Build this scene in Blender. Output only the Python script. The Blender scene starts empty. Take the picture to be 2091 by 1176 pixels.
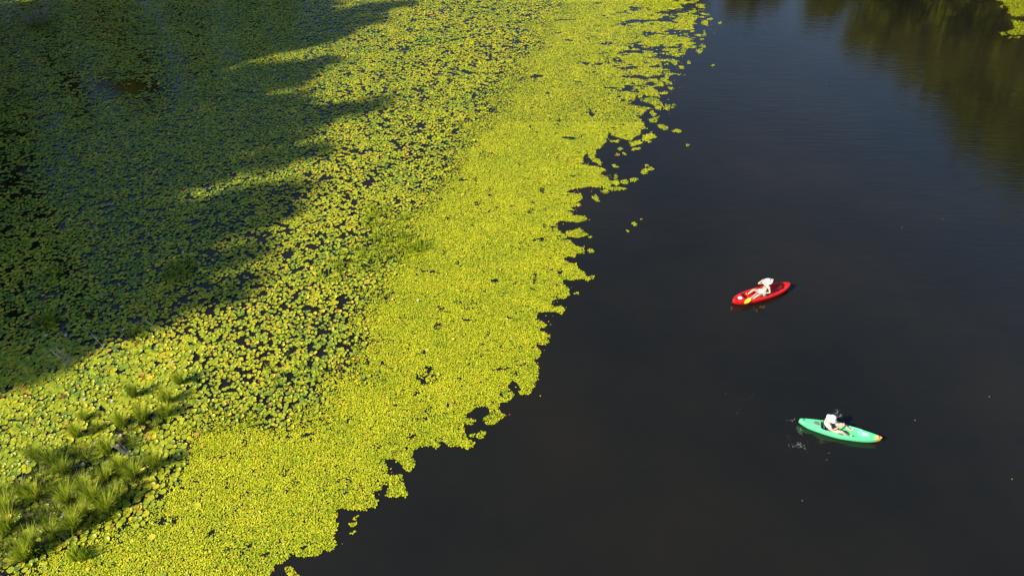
import bpy, bmesh, math
import numpy as np
from mathutils import Vector, Matrix

R = math.radians
sc = bpy.context.scene
COL = sc.collection

# ------------------------------------------------------------------ camera, sky, sun, exposure
PITCH = 42.0                      # camera looks this far below the horizon
CAM_H = 22.0
W0, H0, F0 = 2091.0, 1176.0, 1413.0
cam_d = bpy.data.cameras.new("camera")
cam_d.sensor_fit = 'HORIZONTAL'
cam_d.sensor_width = 36.0
cam_d.lens = 36.0 * F0 / W0
cam_d.clip_start = 0.2
cam_d.clip_end = 3000.0
cam = bpy.data.objects.new("camera", cam_d)
cam.location = (0, 0, CAM_H)
cam.rotation_euler = (R(90 - PITCH), 0, 0)
COL.objects.link(cam)
sc.camera = cam

SUN_AZ = R(28.0)                  # direction the light travels, measured from +X towards +Y
SUN_EL = R(34.0)
LD = np.array([math.cos(SUN_AZ), math.sin(SUN_AZ)])
world = bpy.data.worlds.new("World")
sc.world = world
world.use_nodes = True
wn = world.node_tree
for n in list(wn.nodes):
    wn.nodes.remove(n)
sky = wn.nodes.new('ShaderNodeTexSky')
sky.sky_type = 'NISHITA'
sky.sun_disc = False
sky.sun_elevation = SUN_EL
sky.sun_rotation = math.atan2(-LD[0], -LD[1])
sky.air_density = 1.0
sky.dust_density = 0.6
sky.ozone_density = 2.6
bg = wn.nodes.new('ShaderNodeBackground')
bg.inputs['Strength'].default_value = 0.09
wo = wn.nodes.new('ShaderNodeOutputWorld')
wn.links.new(sky.outputs[0], bg.inputs[0])
wn.links.new(bg.outputs[0], wo.inputs[0])

sun_d = bpy.data.lights.new("sun", 'SUN')
sun_d.energy = 5.0
sun_d.angle = R(0.9)
sun_d.color = (1.0, 0.93, 0.77)
sun = bpy.data.objects.new("sun", sun_d)
d = Vector((LD[0] * math.cos(SUN_EL), LD[1] * math.cos(SUN_EL), -math.sin(SUN_EL)))
sun.rotation_euler = d.to_track_quat('-Z', 'Y').to_euler()
sun.location = (-60, -30, 60)
COL.objects.link(sun)

sc.view_settings.view_transform = 'Standard'
sc.view_settings.look = 'None'
sc.view_settings.exposure = 0.74
sc.view_settings.gamma = 1.0
sc.cycles.max_bounces = 6
sc.cycles.use_denoising = True

rng = np.random.default_rng(7)

# ------------------------------------------------------------------ photograph <-> lake surface
ct, st = math.cos(R(PITCH)), math.sin(R(PITCH))
def ground(px, py, z=0.0):
    """point of the plane at height z that the photograph shows at (px, py)"""
    px = np.asarray(px, float); py = np.asarray(py, float)
    u = (px - W0 / 2) / F0; v = (py - H0 / 2) / F0
    dx, dy, dz = u, ct - v * st, -st - v * ct
    t = (z - CAM_H) / dz
    return np.stack([dx * t, dy * t], -1)
def proj(x, y, z=0.0):
    h = CAM_H - z
    dep = y * ct + h * st
    return W0 / 2 + F0 * x / dep, H0 / 2 + F0 * (h * ct - y * st) / dep

# ------------------------------------------------------------------ helpers
def tag(o, label=None, cat=None, group=None, kind=None):
    if label: o['label'] = label
    if cat: o['category'] = cat
    if group: o['group'] = group
    if kind: o['kind'] = kind
    return o
def link(name, me, mats=None, parent=None):
    o = bpy.data.objects.new(name, me)
    COL.objects.link(o)
    if mats is not None:
        for m in (mats if isinstance(mats, (list, tuple)) else [mats]):
            me.materials.append(m)
    if parent is not None: o.parent = parent
    return o
def empty(name, loc=(0, 0, 0), rz=0.0):
    o = bpy.data.objects.new(name, None)
    o.empty_display_size = 0.3
    COL.objects.link(o)
    o.location = loc; o.rotation_euler = (0, 0, rz)
    return o
def fast_mesh(name, V, loops, sizes, attr=None, smooth=False):
    me = bpy.data.meshes.new(name)
    V = np.ascontiguousarray(V, dtype=np.float32)
    me.vertices.add(len(V)); me.vertices.foreach_set('co', V.ravel())
    loops = np.asarray(loops, np.int32).ravel(); sizes = np.asarray(sizes, np.int32)
    me.loops.add(len(loops)); me.loops.foreach_set('vertex_index', loops)
    me.polygons.add(len(sizes))
    starts = np.concatenate([[0], np.cumsum(sizes)[:-1]]).astype(np.int32)
    me.polygons.foreach_set('loop_start', starts)
    me.update(calc_edges=True)
    if attr:
        for k, a in attr.items():
            at = me.attributes.new(k, 'FLOAT', 'FACE')
            at.data.foreach_set('value', np.ascontiguousarray(a, dtype=np.float32))
    if smooth:
        me.polygons.foreach_set('use_smooth', np.ones(len(sizes), bool))
    return me
def from_bm(name, bm, mat=None, parent=None, smooth=True):
    me = bpy.data.meshes.new(name)
    bmesh.ops.recalc_face_normals(bm, faces=bm.faces)
    bm.to_mesh(me); bm.free()
    if smooth:
        me.polygons.foreach_set('use_smooth', np.ones(len(me.polygons), bool))
    return link(name, me, mat, parent)

# smooth value noise on the lake plane
_tab = np.random.default_rng(99).random((256, 256))
def vnoise(x, y, seed=0):
    x = np.asarray(x) + seed * 17.3; y = np.asarray(y) + seed * 9.1
    xi = np.floor(x).astype(int); yi = np.floor(y).astype(int)
    fx = x - xi; fy = y - yi
    fx = fx * fx * (3 - 2 * fx); fy = fy * fy * (3 - 2 * fy)
    a = _tab[xi & 255, yi & 255]; b = _tab[(xi + 1) & 255, yi & 255]
    c = _tab[xi & 255, (yi + 1) & 255]; e = _tab[(xi + 1) & 255, (yi + 1) & 255]
    return (a * (1 - fx) + b * fx) * (1 - fy) + (c * (1 - fx) + e * fx) * fy
def fbm(x, y, seed=0, octv=4):
    s = 0; a = 0.5; t = 0
    for k in range(octv):
        s = s + a * vnoise(x * 2 ** k, y * 2 ** k, seed + k * 3); t += a; a *= 0.55
    return s / t

def in_poly(px, py, poly):
    poly = np.asarray(poly, float)
    inside = np.zeros(px.shape, bool)
    x1, y1 = poly[-1]
    for x2, y2 in poly:
        c = ((y1 > py) != (y2 > py))
        if y1 != y2:
            inside ^= c & (px < (x2 - x1) * (py - y1) / (y2 - y1) + x1)
        x1, y1 = x2, y2
    return inside

# ------------------------------------------------------------------ materials
def new_mat(name):
    m = bpy.data.materials.new(name); m.use_nodes = True
    nt = m.node_tree
    return m, nt, nt.nodes['Principled BSDF']
def plain(name, col, rough=0.5, spec=0.5, noise=0.12, scale=14.0, coat=0.0, sss=0.0):
    m, nt, p = new_mat(name)
    tc = nt.nodes.new('ShaderNodeTexCoord')
    no = nt.nodes.new('ShaderNodeTexNoise'); no.inputs['Scale'].default_value = scale
    no.inputs['Detail'].default_value = 5
    nt.links.new(tc.outputs['Object'], no.inputs['Vector'])
    mx = nt.nodes.new('ShaderNodeMix'); mx.data_type = 'RGBA'
    mx.inputs['A'].default_value = (*[c * (1 - noise) for c in col], 1)
    mx.inputs['B'].default_value = (*[min(1, c * (1 + noise)) for c in col], 1)
    nt.links.new(no.outputs['Fac'], mx.inputs['Factor'])
    nt.links.new(mx.outputs['Result'], p.inputs['Base Color'])
    p.inputs['Roughness'].default_value = rough
    p.inputs['Specular IOR Level'].default_value = spec
    p.inputs['Coat Weight'].default_value = coat
    return m
def ramp(nt, stops, interp='LINEAR'):
    r = nt.nodes.new('ShaderNodeValToRGB')
    r.color_ramp.interpolation = interp
    el = r.color_ramp.elements
    while len(el) > 1: el.remove(el[-1])
    el[0].position = stops[0][0]; el[0].color = (*stops[0][1], 1)
    for p, c in stops[1:]:
        e = el.new(p); e.color = (*c, 1)
    return r
def leaf_mat(name, stops, rough=0.4, spec=0.5, trans=0.0):
    """colour of every leaf from its own 'tint' value"""
    m, nt, p = new_mat(name)
    at = nt.nodes.new('ShaderNodeAttribute'); at.attribute_name = 'tint'
    r = ramp(nt, stops)
    nt.links.new(at.outputs['Fac'], r.inputs['Fac'])
    nt.links.new(r.outputs['Color'], p.inputs['Base Color'])
    p.inputs['Roughness'].default_value = rough
    p.inputs['Specular IOR Level'].default_value = spec
    if trans > 0:
        out = nt.nodes['Material Output']
        tr = nt.nodes.new('ShaderNodeBsdfTranslucent')
        nt.links.new(r.outputs['Color'], tr.inputs['Color'])
        ms = nt.nodes.new('ShaderNodeMixShader'); ms.inputs[0].default_value = trans
        nt.links.new(p.outputs[0], ms.inputs[1]); nt.links.new(tr.outputs[0], ms.inputs[2])
        nt.links.new(ms.outputs[0], out.inputs[0])
    return m

M_pad = leaf_mat('lily_pad_green', [(0.0, (0.070, 0.175, 0.040)), (0.25, (0.195, 0.290, 0.024)), (0.55, (0.375, 0.415, 0.012)),
                                    (0.84, (0.50, 0.48, 0.012)), (0.90, (0.68, 0.54, 0.02)), (0.95, (0.60, 0.36, 0.04)), (1.0, (0.22, 0.06, 0.03))],
                 rough=0.48, spec=0.5, trans=0.10)
M_small = leaf_mat('water_shield_leaf', [(0.0, (0.14, 0.235, 0.012)), (0.25, (0.30, 0.37, 0.008)), (0.62, (0.455, 0.475, 0.007)),
                                         (0.85, (0.64, 0.59, 0.015)), (0.94, (0.66, 0.52, 0.035)), (0.975, (0.55, 0.22, 0.04)), (1.0, (0.28, 0.035, 0.015))],
                   rough=0.45, spec=0.35)
M_grass = leaf_mat('marsh_grass_blade', [(0.0, (0.06, 0.12, 0.012)), (0.4, (0.20, 0.31, 0.018)), (0.75, (0.44, 0.50, 0.024)),
                                         (0.9, (0.50, 0.50, 0.07)), (1.0, (0.30, 0.20, 0.08))], rough=0.6, spec=0.15, trans=0.3)
M_tree = leaf_mat('tree_foliage', [(0.0, (0.08, 0.095, 0.008)), (0.5, (0.26, 0.30, 0.010)), (0.85, (0.42, 0.42, 0.014)), (1.0, (0.40, 0.26, 0.02))],
                  rough=0.6, spec=0.2, trans=0.38)
M_bark = plain('bark', (0.11, 0.085, 0.06), 0.9, 0.2, 0.4, 6)
M_dead = plain('dead_wood', (0.34, 0.31, 0.27), 0.8, 0.2, 0.25, 9)
M_mud = plain('wet_mud', (0.075, 0.058, 0.032), 0.6, 0.4, 0.5, 3)
M_petal = plain('petal_white', (0.80, 0.80, 0.76), 0.5, 0.3, 0.04)
M_stamen = plain('stamen_yellow', (0.75, 0.5, 0.05), 0.6, 0.3, 0.1)

# water: dark peaty water, mirror-like surface with fine wind ripples running in one direction
def water_mat():
    m, nt, p = new_mat('lake_water')
    p.inputs['Base Color'].default_value = (0.0085, 0.0078, 0.0060, 1)
    p.inputs['Roughness'].default_value = 0.045
    p.inputs['IOR'].default_value = 1.46
    tc = nt.nodes.new('ShaderNodeTexCoord')
    def layer(rot, sx, sy, detail):
        mp = nt.nodes.new('ShaderNodeMapping')
        mp.inputs['Rotation'].default_value = (0, 0, rot)
        mp.inputs['Scale'].default_value = (sx, sy, 1)
        nt.links.new(tc.outputs['Object'], mp.inputs['Vector'])
        no = nt.nodes.new('ShaderNodeTexNoise')
        no.inputs['Scale'].default_value = 1.0
        no.inputs['Detail'].default_value = detail
        nt.links.new(mp.outputs[0], no.inputs['Vector'])
        return no
    a = layer(R(24), 0.55, 5.2, 3)     # long fine crests
    b = layer(R(8), 0.5, 1.6, 2)       # broader undulation
    c = layer(R(50), 9.0, 16.0, 2)     # capillary texture
    # wind is stronger in some patches than in others
    w = layer(R(20), 0.045, 0.09, 3)
    wr = nt.nodes.new('ShaderNodeMapRange')
    wr.inputs['From Min'].default_value = 0.35; wr.inputs['From Max'].default_value = 0.7
    wr.inputs['To Min'].default_value = 0.3; wr.inputs['To Max'].default_value = 1.3
    nt.links.new(w.outputs['Fac'], wr.inputs['Value'])
    def mul(s, k):
        n = nt.nodes.new('ShaderNodeMath'); n.operation = 'MULTIPLY'
        nt.links.new(s, n.inputs[0])
        if isinstance(k, float): n.inputs[1].default_value = k
        else: nt.links.new(k, n.inputs[1])
        return n.outputs[0]
    def add(s, t):
        n = nt.nodes.new('ShaderNodeMath'); n.operation = 'ADD'
        nt.links.new(s, n.inputs[0]); nt.links.new(t, n.inputs[1]); return n.outputs[0]
    h = add(mul(mul(a.outputs['Fac'], 0.015), wr.outputs[0]), add(mul(b.outputs['Fac'], 0.009), mul(c.outputs['Fac'], 0.0004)))
    bp = nt.nodes.new('ShaderNodeBump')
    bp.inputs['Strength'].default_value = 1.0
    bp.inputs['Distance'].default_value = 1.0
    nt.links.new(h, bp.inputs['Height'])
    nt.links.new(bp.outputs[0], p.inputs['Normal'])
    return m
M_water = water_mat()
def water_tint():
    nt = M_water.node_tree; p = nt.nodes['Principled BSDF']
    tc = nt.nodes.new('ShaderNodeTexCoord'); no = nt.nodes.new('ShaderNodeTexNoise')
    no.inputs['Scale'].default_value = 0.09; no.inputs['Detail'].default_value = 6; no.inputs['Roughness'].default_value = 0.6
    nt.links.new(tc.outputs['Object'], no.inputs['Vector'])
    r = ramp(nt, [(0.35, (0.0075, 0.0075, 0.0055)), (0.5, (0.0105, 0.0095, 0.0062)), (0.68, (0.0150, 0.0120, 0.0070))])
    nt.links.new(no.outputs['Fac'], r.inputs['Fac']); nt.links.new(r.outputs[0], p.inputs['Base Color'])
water_tint()

# ------------------------------------------------------------------ where the two kayaks lie
red_bow = ground(1494.5, 621.5); red_stern = ground(1610, 588)
grn_stern = ground(1629, 865); grn_bow = ground(1796, 903)
def pose(bow, stern):
    c = (bow + stern) / 2; v = bow - stern
    return c, math.atan2(v[1], v[0]), float(np.hypot(*v))
red_c, red_a, red_L = pose(red_bow, red_stern)
grn_c, grn_a, grn_L = pose(grn_bow, grn_stern)
print('kayaks', red_c, red_a, red_L, grn_c, grn_a, grn_L)

# ------------------------------------------------------------------ lake: one sheet, fine over the open water
def water_sheet():
    xs = np.concatenate([np.linspace(-400, -70, 12), np.linspace(-60, -14, 24), np.arange(-12, 46.01, 0.13), np.linspace(48, 90, 14), np.linspace(100, 400, 10)])
    ys = np.concatenate([np.linspace(-300, -10, 12), np.linspace(-5, 8, 6), np.arange(9, 60.01, 0.13), np.linspace(61, 90, 14), np.linspace(100, 400, 10)])
    X, Y = np.meshgrid(xs, ys)
    Z = np.zeros_like(X)
    # faint wake of the green kayak and rings round the red one
    ca, sa = math.cos(grn_a), math.sin(grn_a)
    lx = (X - grn_c[0]) * ca + (Y - grn_c[1]) * sa
    ly = -(X - grn_c[0]) * sa + (Y - grn_c[1]) * ca
    back = 0.9 - lx
    arm = np.abs(ly) - back * 0.34
    env = np.exp(-(arm / 0.40) ** 2) * np.clip(back / 1.2, 0, 1) * np.exp(-np.clip(back, 0, None) / 4.5)
    Z += 0.020 * env * np.sin(arm * 13.0 + 0.7 * np.sin(back * 2))
    Z += 0.008 * np.exp(-(ly / (0.35 + 0.15 * np.clip(back, 0, 9))) ** 2) * np.clip((back - 2.4) / 0.8, 0, 1) * np.exp(-np.clip(back, 0, None) / 5) * np.sin(back * 9 + 2 * np.sin(ly * 6))
    r = np.hypot(X - red_c[0] + 0.4, (Y - red_c[1]) * 1.0)
    Z += 0.0055 * np.sin(r * 7.5) * np.exp(-r / 3.2) * np.clip((r - 0.5), 0, 1)
    r2 = np.hypot(X - grn_c[0], Y - grn_c[1])
    Z += 0.006 * np.sin(r2 * 9) * np.exp(-r2 / 1.8) * np.clip((r2 - 0.4), 0, 1)
    edge = np.clip((X + 11) / 3, 0, 1) * np.clip((45 - X) / 3, 0, 1) * np.clip((Y - 9.5) / 2, 0, 1) * np.clip((59 - Y) / 3, 0, 1)
    Z *= edge
    ny, nx = X.shape
    V = np.stack([X.ravel(), Y.ravel(), Z.ravel()], -1)
    i = (np.arange(ny - 1)[:, None] * nx + np.arange(nx - 1)[None, :]).ravel()
    q = np.stack([i, i + 1, i + 1 + nx, i + nx], -1)
    me = fast_mesh('water', V, q, np.full(len(q), 4), smooth=True)
    o = link('water', me, M_water)
    tag(o, 'dark still lake water with faint wind ripples', 'water', kind='structure')
water_sheet()

# lake bed and wooded banks: one ground sheet
def shore(X, Y):
    """> 0 on land"""
    left = (-33 - 0.36 * Y) - X + 3.0 * (fbm(X * 0.06, Y * 0.06, 5) - 0.5) * 2
    back = Y - (69 + 0.02 * X) + 2.5 * (fbm(X * 0.07, Y * 0.07, 8) - 0.5) * 2
    right = X - 78 + 3 * (fbm(X * 0.05, Y * 0.05, 11) - 0.5) * 2
    near = -70 - Y
    return np.maximum(np.maximum(left, back), np.maximum(right, near))
def bank_h(X, Y):
    s = shore(X, Y)
    return np.where(s < 0, np.clip(s * 0.35, -2.2, 0) - 0.05, np.clip(s * 0.22, 0, 3.5) + 0.0) + 0.3 * (fbm(X * 0.2, Y * 0.2, 3) - 0.5) * (s > -1)
def bank():
    xs = np.concatenate([np.linspace(-1500, -160, 10), np.arange(-150, 150.1, 2.0), np.linspace(160, 1500, 10)])
    X, Y = np.meshgrid(xs, xs)
    Z = bank_h(X, Y)
    n = len(xs)
    V = np.stack([X.ravel(), Y.ravel(), Z.ravel()], -1)
    i = (np.arange(n - 1)[:, None] * n + np.arange(n - 1)[None, :]).ravel()
    q = np.stack([i, i + 1, i + 1 + n, i + n], -1)
    me = fast_mesh('ground', V, q, np.full(len(q), 4), smooth=True)
    m, nt, p = new_mat('forest_floor')
    tc = nt.nodes.new('ShaderNodeTexCoord'); no = nt.nodes.new('ShaderNodeTexNoise')
    no.inputs['Scale'].default_value = 0.6; no.inputs['Detail'].default_value = 8
    nt.links.new(tc.outputs['Object'], no.inputs['Vector'])
    r = ramp(nt, [(0.3, (0.04, 0.03, 0.018)), (0.5, (0.05, 0.06, 0.018)), (0.7, (0.09, 0.10, 0.03))])
    nt.links.new(no.outputs['Fac'], r.inputs['Fac']); nt.links.new(r.outputs[0], p.inputs['Base Color'])
    p.inputs['Roughness'].default_value = 0.9
    o = link('ground', me, m)
    tag(o, 'wooded lake bank and dark lake bed', 'ground', kind='structure')
bank()

# ------------------------------------------------------------------ outline of the floating mat, traced on the photograph
EDGE = [(1448,-5),(1448,2),(1425,4),(1405,9),(1436,11),(1440,20),(1413,25),(1425,28),(1452,32),(1458,43),(1446,46),(1430,38),(1414,45),(1428,52),(1441,60),(1441,75),(1428,88),(1402,84),
(1438,92),(1439,100),(1420,98),(1400,101),(1400,110),(1385,117),(1358,110),(1362,118),(1386,127),(1378,135),(1350,131),(1355,142),(1402,148),(1400,155),(1368,155),(1360,165),(1374,170),
(1375,186),(1360,178),(1332,177),(1345,190),(1354,208),(1350,226),(1330,220),(1323,224),(1312,236),(1296,234),(1311,249),(1331,260),(1310,263),(1306,275),(1295,280),(1290,288),(1275,287),
(1250,277),(1242,270),(1238,290),(1225,305),(1216,306),(1216,322),(1229,335),(1226,339),(1208,329),(1201,314),(1192,322),(1191,331),(1176,335),(1205,338),(1232,345),(1236,349),(1224,357),(1240,364),(1247,370),
(1246,382),(1262,382),(1281,387),(1262,390),(1243,387),(1230,382),(1205,382),(1172,387),(1155,394),(1187,397),(1190,405),(1180,413),(1183,420),(1165,424),(1174,430),(1155,432),(1168,437),(1170,440),
(1194,442),(1200,447),(1180,455),(1155,453),(1143,450),(1136,458),(1136,466),(1145,476),(1163,482),(1150,487),(1133,491),(1155,490),(1166,494),(1170,500),(1196,506),(1193,516),(1178,520),(1174,528),(1160,525),
(1151,531),(1160,537),(1178,540),(1181,550),(1194,559),(1199,567),(1212,562),(1211,570),(1202,575),(1192,570),(1170,573),(1151,571),(1150,583),(1160,591),(1163,602),(1155,609),(1140,611),(1128,615),
(1127,622),(1133,627),(1146,625),(1154,633),(1146,641),(1134,636),(1118,638),(1100,638),(1098,645),(1095,654),(1112,656),(1120,665),(1102,671),(1101,675),(1112,677),(1125,690),(1122,700),(1108,707),
(1102,703),(1092,702),(1098,711),(1104,722),(1098,733),(1090,737),(1096,747),(1101,762),(1096,775),(1091,788),(1085,803),(1077,808),(1060,806),(1060,795),(1057,785),(1051,777),(1045,780),(1036,789),
(1042,798),(1050,806),(1045,812),(1035,820),(1020,823),(1019,833),(1021,842),(1033,849),(1020,857),(1010,866),(1000,866),(984,861),(990,852),(1003,845),(1000,833),(985,829),(970,833),(960,843),(946,847),
(955,855),(972,856),(965,868),(955,866),(950,862),(948,875),(951,890),(958,897),(969,905),(968,915),(955,919),(945,915),(930,912),(917,910),(908,904),(900,901),(900,910),(893,914),(880,909),(865,913),(846,919),
(842,930),(847,940),(848,950),(838,962),(828,962),(820,950),(812,942),(808,937),(795,939),(783,941),(790,950),(792,962),(784,968),(800,971),(815,968),(826,978),(826,990),(828,1003),(833,1006),(831,1018),
(815,1014),(800,1017),(786,1012),(787,1004),(780,1002),(765,1001),(762,1006),(765,1017),(772,1024),(768,1036),(755,1036),(740,1042),(731,1040),(720,1041),(708,1040),(700,1037),(686,1042),(693,1050),(687,1060),
(691,1072),(690,1085),(685,1096),(684,1103),(691,1112),(681,1122),(672,1125),(662,1122),(650,1133),(630,1136),(611,1138),(600,1134),(594,1129),(591,1141),(580,1148),(571,1152),(563,1150),(558,1160),(553,1176),
(530,1230),(470,1330),(380,1480),(200,1700),(-400,2200),(-1200,2200),(-1200,-70),(1440,-70)]
ISLANDS = [  # small separate rafts of leaves, still part of the broken-up edge of the mat
 [(1432,47),(1440,41),(1448,48),(1446,55),(1437,55)],[(1420,56),(1430,53),(1432,60),(1420,60)],[(1399,92),(1412,88),(1415,94),(1402,99)],
 [(1421,104),(1432,100),(1435,108),(1424,110)],[(1399,124),(1405,123),(1410,130),(1402,130)],
 [(1347,190),(1360,187),(1364,192),(1355,196)],[(1358,205),(1366,202),(1369,210),(1360,210)],[(1354,218),(1368,214),(1380,214),(1379,220),(1366,222),(1366,228),(1357,225)],
 [(1325,232),(1334,227),(1338,235),(1330,238)],[(1323,243),(1345,238),(1343,246),(1335,250),(1325,248)],
 [(1288,292),(1310,287),(1310,293),(1295,300),(1289,299)],[(1289,305),(1310,301),(1308,306),(1290,309)],[(1310,277),(1322,277),(1330,272),(1341,281),(1332,287),(1325,292),(1314,287)],
 [(1250,370),(1260,369),(1266,375),(1258,379),(1250,376)],[(1254,360),(1260,357),(1264,364),(1258,367)],[(1227,390),(1238,386),(1244,394),(1236,397)],
 [(1153,472),(1172,470),(1188,467),(1192,474),(1202,481),(1180,486),(1163,485)],
 [(1249,259),(1262,254),(1268,262),(1256,264)],[(1250,288),(1262,287),(1263,292),(1251,292)],
]
HOLES = [  # patches of open water inside the mat
 [(1196,228),(1206,223),(1213,232),(1209,239),(1199,234)],[(1032,645),(1038,642),(1043,648),(1038,652)],[(980,616),(986,612),(982,622)],
 [(910,828),(930,822),(936,826),(922,830),(914,835)],[(862,857),(874,853),(878,858),(870,861)],[(833,890),(848,885),(856,890),(838,897)],[(882,848),(889,845),(887,852)],
 [(1322,116),(1345,114),(1350,118),(1326,120)],[(1372,58),(1386,57),(1384,60)],[(1301,17),(1313,16),(1312,20),(1303,20)],[(1345,95),(1352,93),(1357,99),(1350,103)],
 [(1084,414),(1090,412),(1089,418),(1086,421)],[(745,740),(752,737),(754,744),(748,746)],[(1290,206),(1302,199),(1306,208),(1298,213),(1293,218)],[(1395,54),(1405,56),(1420,52),(1406,60)],
 [(855,720),(866,712),(872,716),(860,724)],[(608,1000),(612,998),(615,1003),(610,1005)],[(697,1006),(710,1002),(712,1006),(700,1011)],[(610,1118),(625,1112),(632,1115),(618,1121)],
 [(528,1135),(552,1128),(553,1133),(535,1138)],
]
# band boundary: large round pads on the left, small leaves on the right
BAND = np.array([(-400,1480),(-60,1215),(60,1140),(190,1075),(275,1025),(330,935),(385,865),(450,845),(560,868),(640,815),(700,745),(722,650),(770,560),(812,470),(868,380),(915,320),(975,250),(1020,160),(1075,60),(1120,-5),(1170,-70),(-1200,-70),(-1200,1480)], float)

def sdist(px, py, poly):
    """rough distance (photo pixels) to the band polyline, sampled"""
    pts = poly[:-2]
    best = np.full(px.shape, 1e9)
    for (x1, y1), (x2, y2) in zip(pts[:-1], pts[1:]):
        L2 = (x2 - x1) ** 2 + (y2 - y1) ** 2
        t = np.clip(((px - x1) * (x2 - x1) + (py - y1) * (y2 - y1)) / L2, 0, 1)
        best = np.minimum(best, np.hypot(px - x1 - t * (x2 - x1), py - y1 - t * (y2 - y1)))
    return best

def classify(x, y):
    """for lake points: inside mat?, signed distance into the large-pad zone (px)"""
    px, py = proj(x, y)
    wob = (fbm(x * 2.2, y * 2.2, 21, 3) - 0.5) + rng.normal(0, 0.10, x.shape)
    wob2 = (fbm(x * 2.2, y * 2.2, 31, 3) - 0.5) + rng.normal(0, 0.10, x.shape)
    jx, jy = px + wob * 9, py + wob2 * 6
    ins = in_poly(jx, jy, EDGE)
    for p in ISLANDS: ins |= in_poly(px + wob * 9, py + wob2 * 6, p)
    for p in HOLES: ins &= ~in_poly(px + wob * 12, py + wob2 * 9, p)
    big = in_poly(px, py, BAND)
    sd = sdist(px, py, BAND)
    return ins, np.where(big, sd, -sd), px, py

# ground area in play
def scatter(s, x0, x1, y0, y1, jit=0.46):
    nx = int((x1 - x0) / s); ny = int((y1 - y0) / (s * 0.866))
    I, J = np.meshgrid(np.arange(nx), np.arange(ny))
    X = x0 + (I + 0.5 * (J % 2)) * s + rng.uniform(-jit, jit, I.shape) * s
    Y = y0 + J * s * 0.866 + rng.uniform(-jit, jit, I.shape) * s
    return X.ravel(), Y.ravel()

def in_view(px, py, m=140):
    return (px > -m) & (px < W0 + m) & (py > -40) & (py < H0 + m)

def stamp(T, F_sizes, F_loops, X, Y, Z, scale, yaw, tilt_a, tilt, squash=None, rim=None, rim_mask=None):
    """place a template (m,3) at many points; returns vertices, loops, sizes"""
    n, m = len(X), len(T)
    tx = T[None, :, 0] * scale[:, None]; ty = T[None, :, 1] * scale[:, None]
    if squash is not None: ty = ty * squash[:, None]
    tz = np.repeat(T[None, :, 2], n, 0) * scale[:, None]
    if rim is not None: tz = tz + rim_mask[None, :] * rim[:, None] * scale[:, None]
    c, s = np.cos(yaw)[:, None], np.sin(yaw)[:, None]
    x = tx * c - ty * s; y = tx * s + ty * c
    ax, ay = np.cos(tilt_a)[:, None], np.sin(tilt_a)[:, None]
    z = tz + (x * ax + y * ay) * np.sin(tilt)[:, None]
    V = np.stack([x + X[:, None], y + Y[:, None], z + Z[:, None]], -1).reshape(-1, 3)
    L = (F_loops[None, :] + (np.arange(n) * m)[:, None]).ravel()
    return V, L, np.tile(F_sizes, n)

# --- templates
def small_leaf():
    a = np.linspace(0, 2 * np.pi, 8, endpoint=False)
    V = [(math.cos(t), math.sin(t) * 0.64, 0.0) for t in a]
    return np.array(V), np.array([8]), np.arange(8)
def pad_template(k=12, notch=0.14):
    """round floating pad with a radial slit and a rim that can turn up"""
    a = np.linspace(notch, 2 * np.pi - notch, k + 1)
    V = [(0.06, 0, 0)]
    V += [(0.72 * math.cos(t), 0.72 * math.sin(t), 0.0) for t in a]
    V += [(math.cos(t) * (1 + 0.03 * math.sin(5 * t)), math.sin(t) * (1 + 0.03 * math.cos(4 * t)), 0.0) for t in a]
    loops, sizes = [], []
    for i in range(k):
        loops += [0, 1 + i, 2 + i]; sizes.append(3)
    for i in range(k):
        loops += [1 + i, 1 + k + 1 + i, 1 + k + 2 + i, 2 + i]; sizes.append(4)
    mask = np.array([0.0] * (k + 2) + [1.0] * (k + 1))
    return np.array(V), np.array(sizes), np.array(loops), mask

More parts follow.
